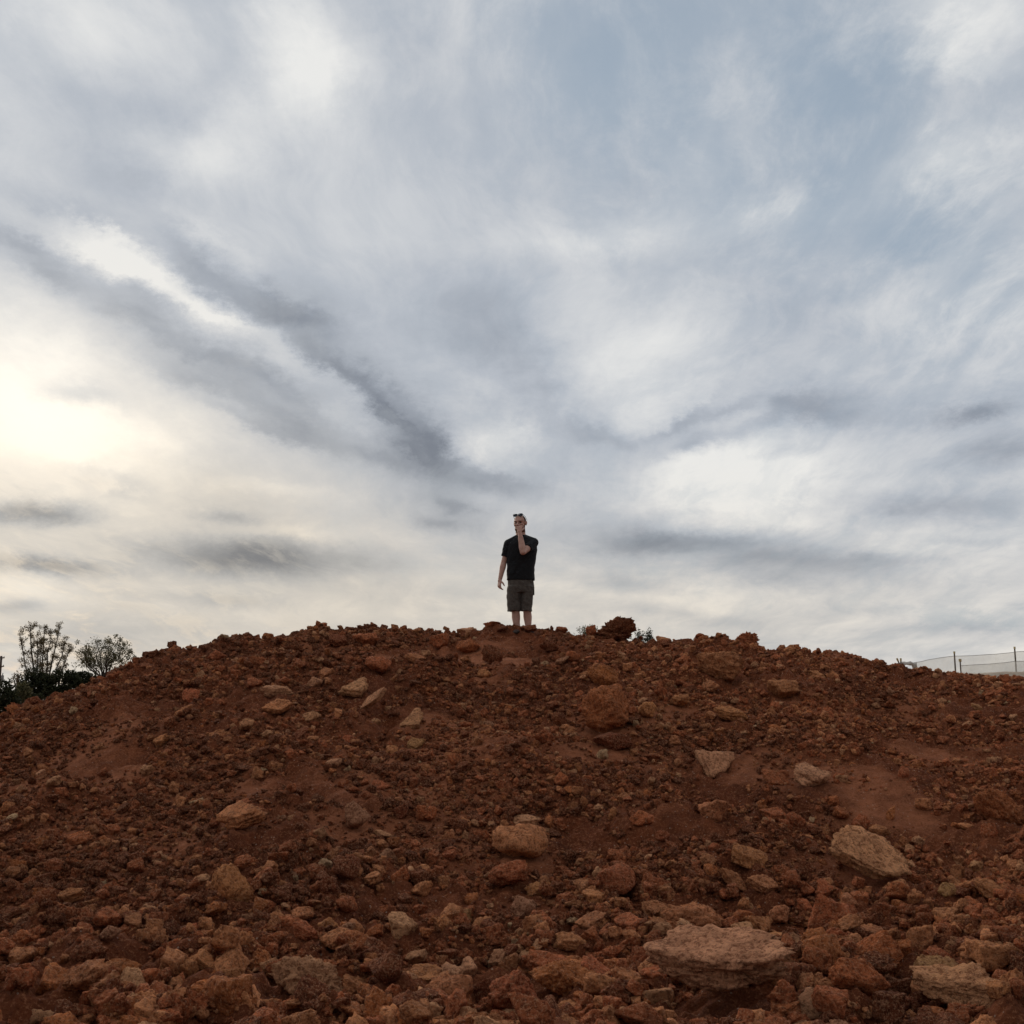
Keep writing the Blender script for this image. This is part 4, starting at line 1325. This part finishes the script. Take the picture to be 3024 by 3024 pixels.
TREES = 'trees beyond the heap'
# --- tall sparse tree of fanning stems
rng = np.random.default_rng(11)
Yt = 60.0
base = far(112, 2100, Yt); base.z = GROUND_Z
limbs, clumps = [], []
for tx, ty, k in ((58, 1872, 1), (88, 1842, 1.3), (112, 1880, .8), (133, 1850, 1.1), (152, 1866, .9), (176, 1855, 1.2), (198, 1884, 1), (209, 1908, .8), (122, 1900, .7)):
    top = far(tx, ty, Yt + rng.uniform(-1, 1))
    st = far(100 + (tx - 60) * .26, 2050, Yt); st.z = 1.0
    pts = [base] + wander(rng, st, top, 7, .028)
    limbs.append([(p, .052 * (1 - i / (len(pts) + .3)) * k + .009) for i, p in enumerate(pts)])
    for i in range(3, len(pts) - 1):
        for _ in range(3):
            q = pts[i].lerp(pts[i + 1], rng.uniform()) 
            e = q + Vector((rng.normal() * .15, rng.normal() * .18, rng.uniform(.10, .50)))
            limbs.append([(q, .010), (e, .005)])
            clumps += [e, e.lerp(q, .4)]
    clumps += [pts[-1], pts[-2], pts[-1].lerp(pts[-2], .5)]
tree('tall_tree', 'tall sparse olive tree with many thin fanning stems behind the dark bushes', base, limbs, clumps, .15, 34, .042, LEAF_DRY, 1, TREES)

# --- low spreading tree with an umbrella crown
rng = np.random.default_rng(12)
base = far(302, 2020, Yt); base.z = GROUND_Z
fork = far(300, 2008, Yt)
limbs, clumps = [[(base, .12), (fork, .085)]], []
for tx, ty in ((240, 1925), (262, 1905), (285, 1895), (305, 1910), (325, 1892), (348, 1892), (368, 1903), (385, 1925), (250, 1950), (380, 1945), (232, 1940), (315, 1935), (345, 1930), (270, 1935)):
    top = far(tx, ty, Yt + rng.uniform(-1.2, 1.2))
    pts = wander(rng, fork, top, 5, .10)
    limbs.append([(p, .036 * (1 - i / 6.0) + .005) for i, p in enumerate(pts)])
    for i in (2, 3, 4):
        for _ in range(3):
            q = pts[i].lerp(pts[i + 1], rng.uniform())
            e = q + Vector((rng.normal() * .26, rng.normal() * .26, rng.uniform(.0, .30)))
            limbs.append([(q, .008), (e, .004)])
            clumps.append(e)
    clumps += [top, top + Vector((rng.normal() * .15, 0, .05))]
tree('umbrella_tree', 'low rounded tree with an open umbrella crown at the edge of the heap', base, limbs, [c for i, c in enumerate(clumps) if i % 7], rng.uniform(.12, .36, len([c for i, c in enumerate(clumps) if i % 7])), 60, .043, LEAF_OLIVE, 2, TREES)


def bush(name, label, px, py, rx, ry, depth, seed, mat, per=34, n=60, size=.07, group=TREES, clump=.22):
    """a dense bush: centre and half size in the photograph"""
    rng = np.random.default_rng(seed)
    c = far(px, py, depth)
    m = depth / FOCAL
    base = Vector((c.x, depth, GROUND_Z))
    d = rng.normal(size=(n, 3)); d /= np.linalg.norm(d, axis=1)[:, None]
    p = np.array(c) + d * (np.array([rx * m, rx * m * .8, ry * m]) * rng.uniform(.3, 1.0, (n, 1)) ** .5)
    limbs = [[(base, .07), (c, .04)]]
    for q in p[:14]:
        limbs.append([(base.lerp(c, .75), .028), (Vector(q), .009)])
    return tree(name, label, base, limbs, [Vector(q) for q in p], clump * rng.uniform(.7, 1.2, n), per, size, mat, seed, group)


bush('dark_bush', 'dense dark evergreen bush below the tall sparse tree', 112, 2022, 46, 46, 56, 21, LEAF_DARK, 60, 70)
bush('dark_bush', 'dark evergreen bush between the tall tree and the umbrella tree', 185, 2020, 52, 38, 54, 22, LEAF_DARK, 60, 80)
bush('dark_bush', 'low dark bush under the umbrella tree', 248, 2012, 34, 26, 55, 23, LEAF_DARK, 60, 50)
bush('dark_bush', 'dark tangled bush at the foot of the tall sparse tree', 72, 2075, 48, 36, 52, 24, LEAF_DARK, 55, 70)
bush('airy_bush', 'thin pale see-through bush beside the dark evergreen', 52, 2010, 16, 28, 58, 25, LEAF_DRY, 10, 26, .06)
bush('airy_bush', 'olive bush in front of the dark tangle', 66, 2045, 22, 26, 50, 26, LEAF_OLIVE, 26, 30)
bush('dark_tree', 'dark open-branched evergreen tree next to the utility pole', 14, 2070, 36, 60, 48, 27, LEAF_DARK, 26, 80, .08)
bush('distant_tree', 'far green treetop showing behind the heap near the person', 1733, 1925, 44, 82, 62, 28, LEAF_OLIVE, 34, 130, .055)
bush('distant_tree', 'far dark treetop showing beyond the biggest skyline clod', 1900, 1930, 40, 74, 62, 29, LEAF_DARK, 38, 110, .055)

# ------------------------------------------------------------------ utility pole
pole_mat, g, bs, _o = material('weathered_pole')
g.put(bs.inputs['Base Color'], g.ramp(g.noise(g.new('ShaderNodeTexCoord').outputs['Object'], 6, 4, .6), [(.3, (.05, .035, .028)), (.7, (.13, .095, .075))]))
bs.inputs['Roughness'].default_value = .9
can_mat, g, bs, _o = material('grey_painted_metal')
g.put(bs.inputs['Base Color'], g.ramp(g.noise(g.new('ShaderNodeTexCoord').outputs['Object'], 5, 4, .6), [(.3, (.20, .20, .19)), (.7, (.30, .30, .29))]))
bs.inputs['Roughness'].default_value = .5
Yp = 120.0
top = far(4, 1937, Yp)
pole = link('utility_pole', None, loc=(top.x, Yp, GROUND_Z))
tag(pole, 'wooden utility pole with two short crossarms and a grey transformer', 'pole')
H = top.z - GROUND_Z


def part_tubes(name, tubes, parent, mat, seg=10):
    bm = bmesh.new()
    for t in tubes:
        add_limb(bm, t, seg)
    me = bpy.data.meshes.new(name); bm.to_mesh(me); bm.free()
    return link(name, me, parent, mat)


part_tubes('shaft', [[((0, 0, 0), .15), ((0, 0, H), .11)]], pole, pole_mat, 14)
for dz in (.20, 1.10):
    arm = part_tubes('crossarm', [[((-.42, -.13, H - dz), (.05, .06)), ((.42, -.13, H - dz), (.05, .06))]], pole, pole_mat, 8)
    for sx in (-.36, .36):
        part_tubes('insulator', [[((sx, -.13, H - dz + .04), .03), ((sx, -.13, H - dz + .10), .05), ((sx, -.13, H - dz + .16), .03)]], arm, can_mat, 10)
    part_tubes('brace', [[((.30, -.13, H - dz - .03), .015), ((.05, -.10, H - dz - .30), .015)]], pole, can_mat, 6)
can = part_tubes('transformer', [[((.30, -.05, H - 2.75), .15), ((.30, -.05, H - 2.05), .15)]], pole, can_mat, 16)
part_tubes('bushing', [[((.30, -.05, H - 2.05), .06), ((.33, -.05, H - 1.80), .045)]], can, can_mat, 8)
part_tubes('bracket', [[((.08, -.05, H - 2.4), .03), ((.18, -.05, H - 2.4), .03)]], pole, can_mat, 6)

# ------------------------------------------------------------------ pale bank with a shade-net fence on top
bank_mat, g, bs, _o = material('pale_sand')
tc = g.new('ShaderNodeTexCoord').outputs['Object']
g.put(bs.inputs['Base Color'], g.ramp(g.noise(tc, 2.5, 6, .7), [(.3, (.36, .27, .19)), (.7, (.52, .42, .32))]))
bs.inputs['Roughness'].default_value = .95
bump(g, bs, g.noise(tc, 12, 6, .7), .5, .05)
Yb = 33.0
bx, by = np.meshgrid(np.linspace(2, 34, 129), np.linspace(25, 44, 77))
BANK_TOP = far(2996, 1988, Yb).z


def bank_z(x, y):
    t = np.clip(1 - np.abs(y - 34.5) / 9.0, 0, 1)
    prof = np.minimum(1, t * 1.55) ** 1.3
    end = np.clip((x - 4.0) / 5.5, 0, 1) ** .8 * np.clip((34 - x) / 4, 0, 1)
    return GROUND_Z - .15 + (BANK_TOP - GROUND_Z + .15) * prof * (.35 + .65 * end) * np.minimum(1, end * 4) + .05 * fbm2(x * .8, y * .8, 3, 91)


bz = bank_z(bx.ravel(), by.ravel())
bidx = np.arange(bx.size).reshape(bx.shape)
bq = np.stack([bidx[:-1, :-1], bidx[:-1, 1:], bidx[1:, 1:], bidx[1:, :-1]], -1).reshape(-1, 4)
struct(link('embankment', mesh_np('embankment', np.stack([bx.ravel(), by.ravel(), bz], -1), bq), None, bank_mat))

fence = link('net_fence', None, loc=far(2910, 1990, Yb))
tag(fence, 'pale shade-net fence on thin posts along the sandy bank', 'fence')
FO = fence.location.copy()
post_mat, g, bs, _o = material('fence_post_wood')
g.put(bs.inputs['Base Color'], g.ramp(g.noise(g.new('ShaderNodeTexCoord').outputs['Object'], 9, 4, .6), [(.3, (.06, .04, .028)), (.7, (.17, .125, .085))]))
cap_mat, g, bs, _o = material('sun_bleached_tip')
g.put(bs.inputs['Base Color'], g.ramp(g.noise(g.new('ShaderNodeTexCoord').outputs['Object'], 9, 4, .6), [(.3, (.40, .30, .12)), (.7, (.55, .44, .22))]))
for px, top, in ((2818, 1925), (2996, 1911), (3178, 1899), (3360, 1888)):
    a = far(px, top, Yb)
    b = Vector((a.x, Yb, float(bank_z(np.array([a.x]), np.array([Yb]))[0]) - .1))
    po = part_tubes('post', [[(b - FO, .025), (a - FO, .022)]], fence, post_mat, 8)
    part_tubes('cap', [[(a - FO - Vector((0, 0, .05)), .030), (a - FO + Vector((0, 0, .012)), .030)]], po, cap_mat, 8)

net_mat, g, bs, out = material('white_shade_net')
bs.inputs['Base Color'].default_value = (.62, .61, .58, 1)
bs.inputs['Roughness'].default_value = .9
tl = g.new('ShaderNodeBsdfTranslucent'); tl.inputs[0].default_value = (.66, .65, .62, 1)
mx = g.new('ShaderNodeMixShader'); mx.inputs[0].default_value = .55
g.t.links.new(bs.outputs[0], mx.inputs[1]); g.t.links.new(tl.outputs[0], mx.inputs[2])
tp = g.new('ShaderNodeBsdfTransparent')
mx2 = g.new('ShaderNodeMixShader')
g.put(mx2.inputs[0], g.maprange(g.noise(g.new('ShaderNodeTexCoord').outputs['Object'], 3.0, 3, .5), .3, .7, .42, .58))
g.t.links.new(mx.outputs[0], mx2.inputs[1]); g.t.links.new(tp.outputs[0], mx2.inputs[2])
g.t.links.new(mx2.outputs[0], out.inputs[0])
cord_mat, g, bs, _o = material('net_cord')
bs.inputs['Base Color'].default_value = (.22, .20, .18, 1)


def net(top_px, depth, seed, drop):
    """a hanging net: its upper edge through points of the photograph, down to the bank"""
    rng = np.random.default_rng(seed)
    tp_ = np.array([tuple(far(px, py, depth)) for px, py in top_px])
    xs = np.linspace(tp_[0, 0], tp_[-1, 0], 120)
    zt = np.interp(xs, tp_[:, 0], tp_[:, 2]) + .012 * noise2(xs * 3, xs * 0, seed)
    zb = np.minimum(bank_z(xs, np.full_like(xs, depth)) - .05, zt - drop)
    rows = []
    for k in np.linspace(0, 1, 16):
        z = zt + (zb - zt) * k
        y = depth + .05 * noise2(xs * 2.2, z * 1.6, seed + 3) + .02 * noise2(xs * 9, z * 4, seed + 4)
        rows.append(np.stack([xs, y, z], -1))
    v = np.stack(rows).reshape(-1, 3) - np.array(FO)
    i = np.arange(16 * 120).reshape(16, 120)
    f = np.stack([i[:-1, :-1], i[:-1, 1:], i[1:, 1:], i[1:, :-1]], -1).reshape(-1, 4)
    o = link('net', mesh_np('net', v, f), fence, net_mat)
    part_tubes('cord', [[(Vector(p), .007) for p in rows[0] - np.array(FO)]], o, cord_mat, 5)
    return o


net([(2692, 1957), (2740, 1949), (2785, 1942), (2815, 1938), (2870, 1936), (2930, 1932), (2996, 1926), (3090, 1922), (3178, 1914), (3360, 1900)], Yb + .25, 5, .4)
net([(2838, 1966), (2900, 1962), (2996, 1954), (3090, 1950), (3178, 1944), (3360, 1935)], Yb - .12, 6, .3)
# the loose end of the net, bunched up
bun_mat, g, bs, _o = material('bunched_net')
g.put(bs.inputs['Base Color'], g.ramp(g.noise(g.new('ShaderNodeTexCoord').outputs['Object'], 7, 5, .7), [(.3, (.26, .20, .15)), (.7, (.55, .50, .44))]))
bm = bmesh.new()
pts = [(2632, 1970), (2650, 1962), (2672, 1958), (2688, 1957), (2700, 1962), (2704, 1975)]
add_limb(bm, [(far(x, y, Yb + .2) - FO, (.05 + .05 * abs(math.sin(i * 1.9)), .06)) for i, (x, y) in enumerate(pts)], 12)
bmesh.ops.subdivide_edges(bm, edges=bm.edges[:], cuts=2, use_grid_fill=True)
for v in bm.verts:
    n = noise3(np.array([tuple(v.co * 9)]), 3)[0]
    v.co += Vector((.0, .05 * n, .05 * n))
me = bpy.data.meshes.new('net_bundle'); bm.to_mesh(me); bm.free()
link('net_bundle', me, fence, bun_mat)

# ------------------------------------------------------------------ loose stakes by the fence
for (x0, y0, x1, y1, d, lab) in ((2649, 1945, 2661, 1972, 24.0, 'slanting thin stake crossed with an upright one on the shoulder'), (2660, 1945, 2661, 1972, 24.1, 'upright thin stake crossed by a slanting one on the shoulder'),
                                 (2835, 1947, 2838, 1990, 26.0, 'short dark stake with a yellow top beside the fence')):
    a, b = far(x0, y0, d), far(x1, y1, d)
    dn = (b - a).normalized()
    b = a + dn * max((b - a).length, (a.z - GROUND_Z) / max(.3, -dn.z))
    st = link('stake', None, loc=b)
    tag(st, lab, 'stake', 'loose stakes near the fence')
    part_tubes('rod', [[(Vector((0, 0, 0)), .018), (a - b, .016)]], st, post_mat, 8)
    w = .034 if x0 == 2835 else .020
    part_tubes('tip', [[(a - b + dn * .055, w), (a - b - dn * .008, w)]], st, cap_mat, 8)
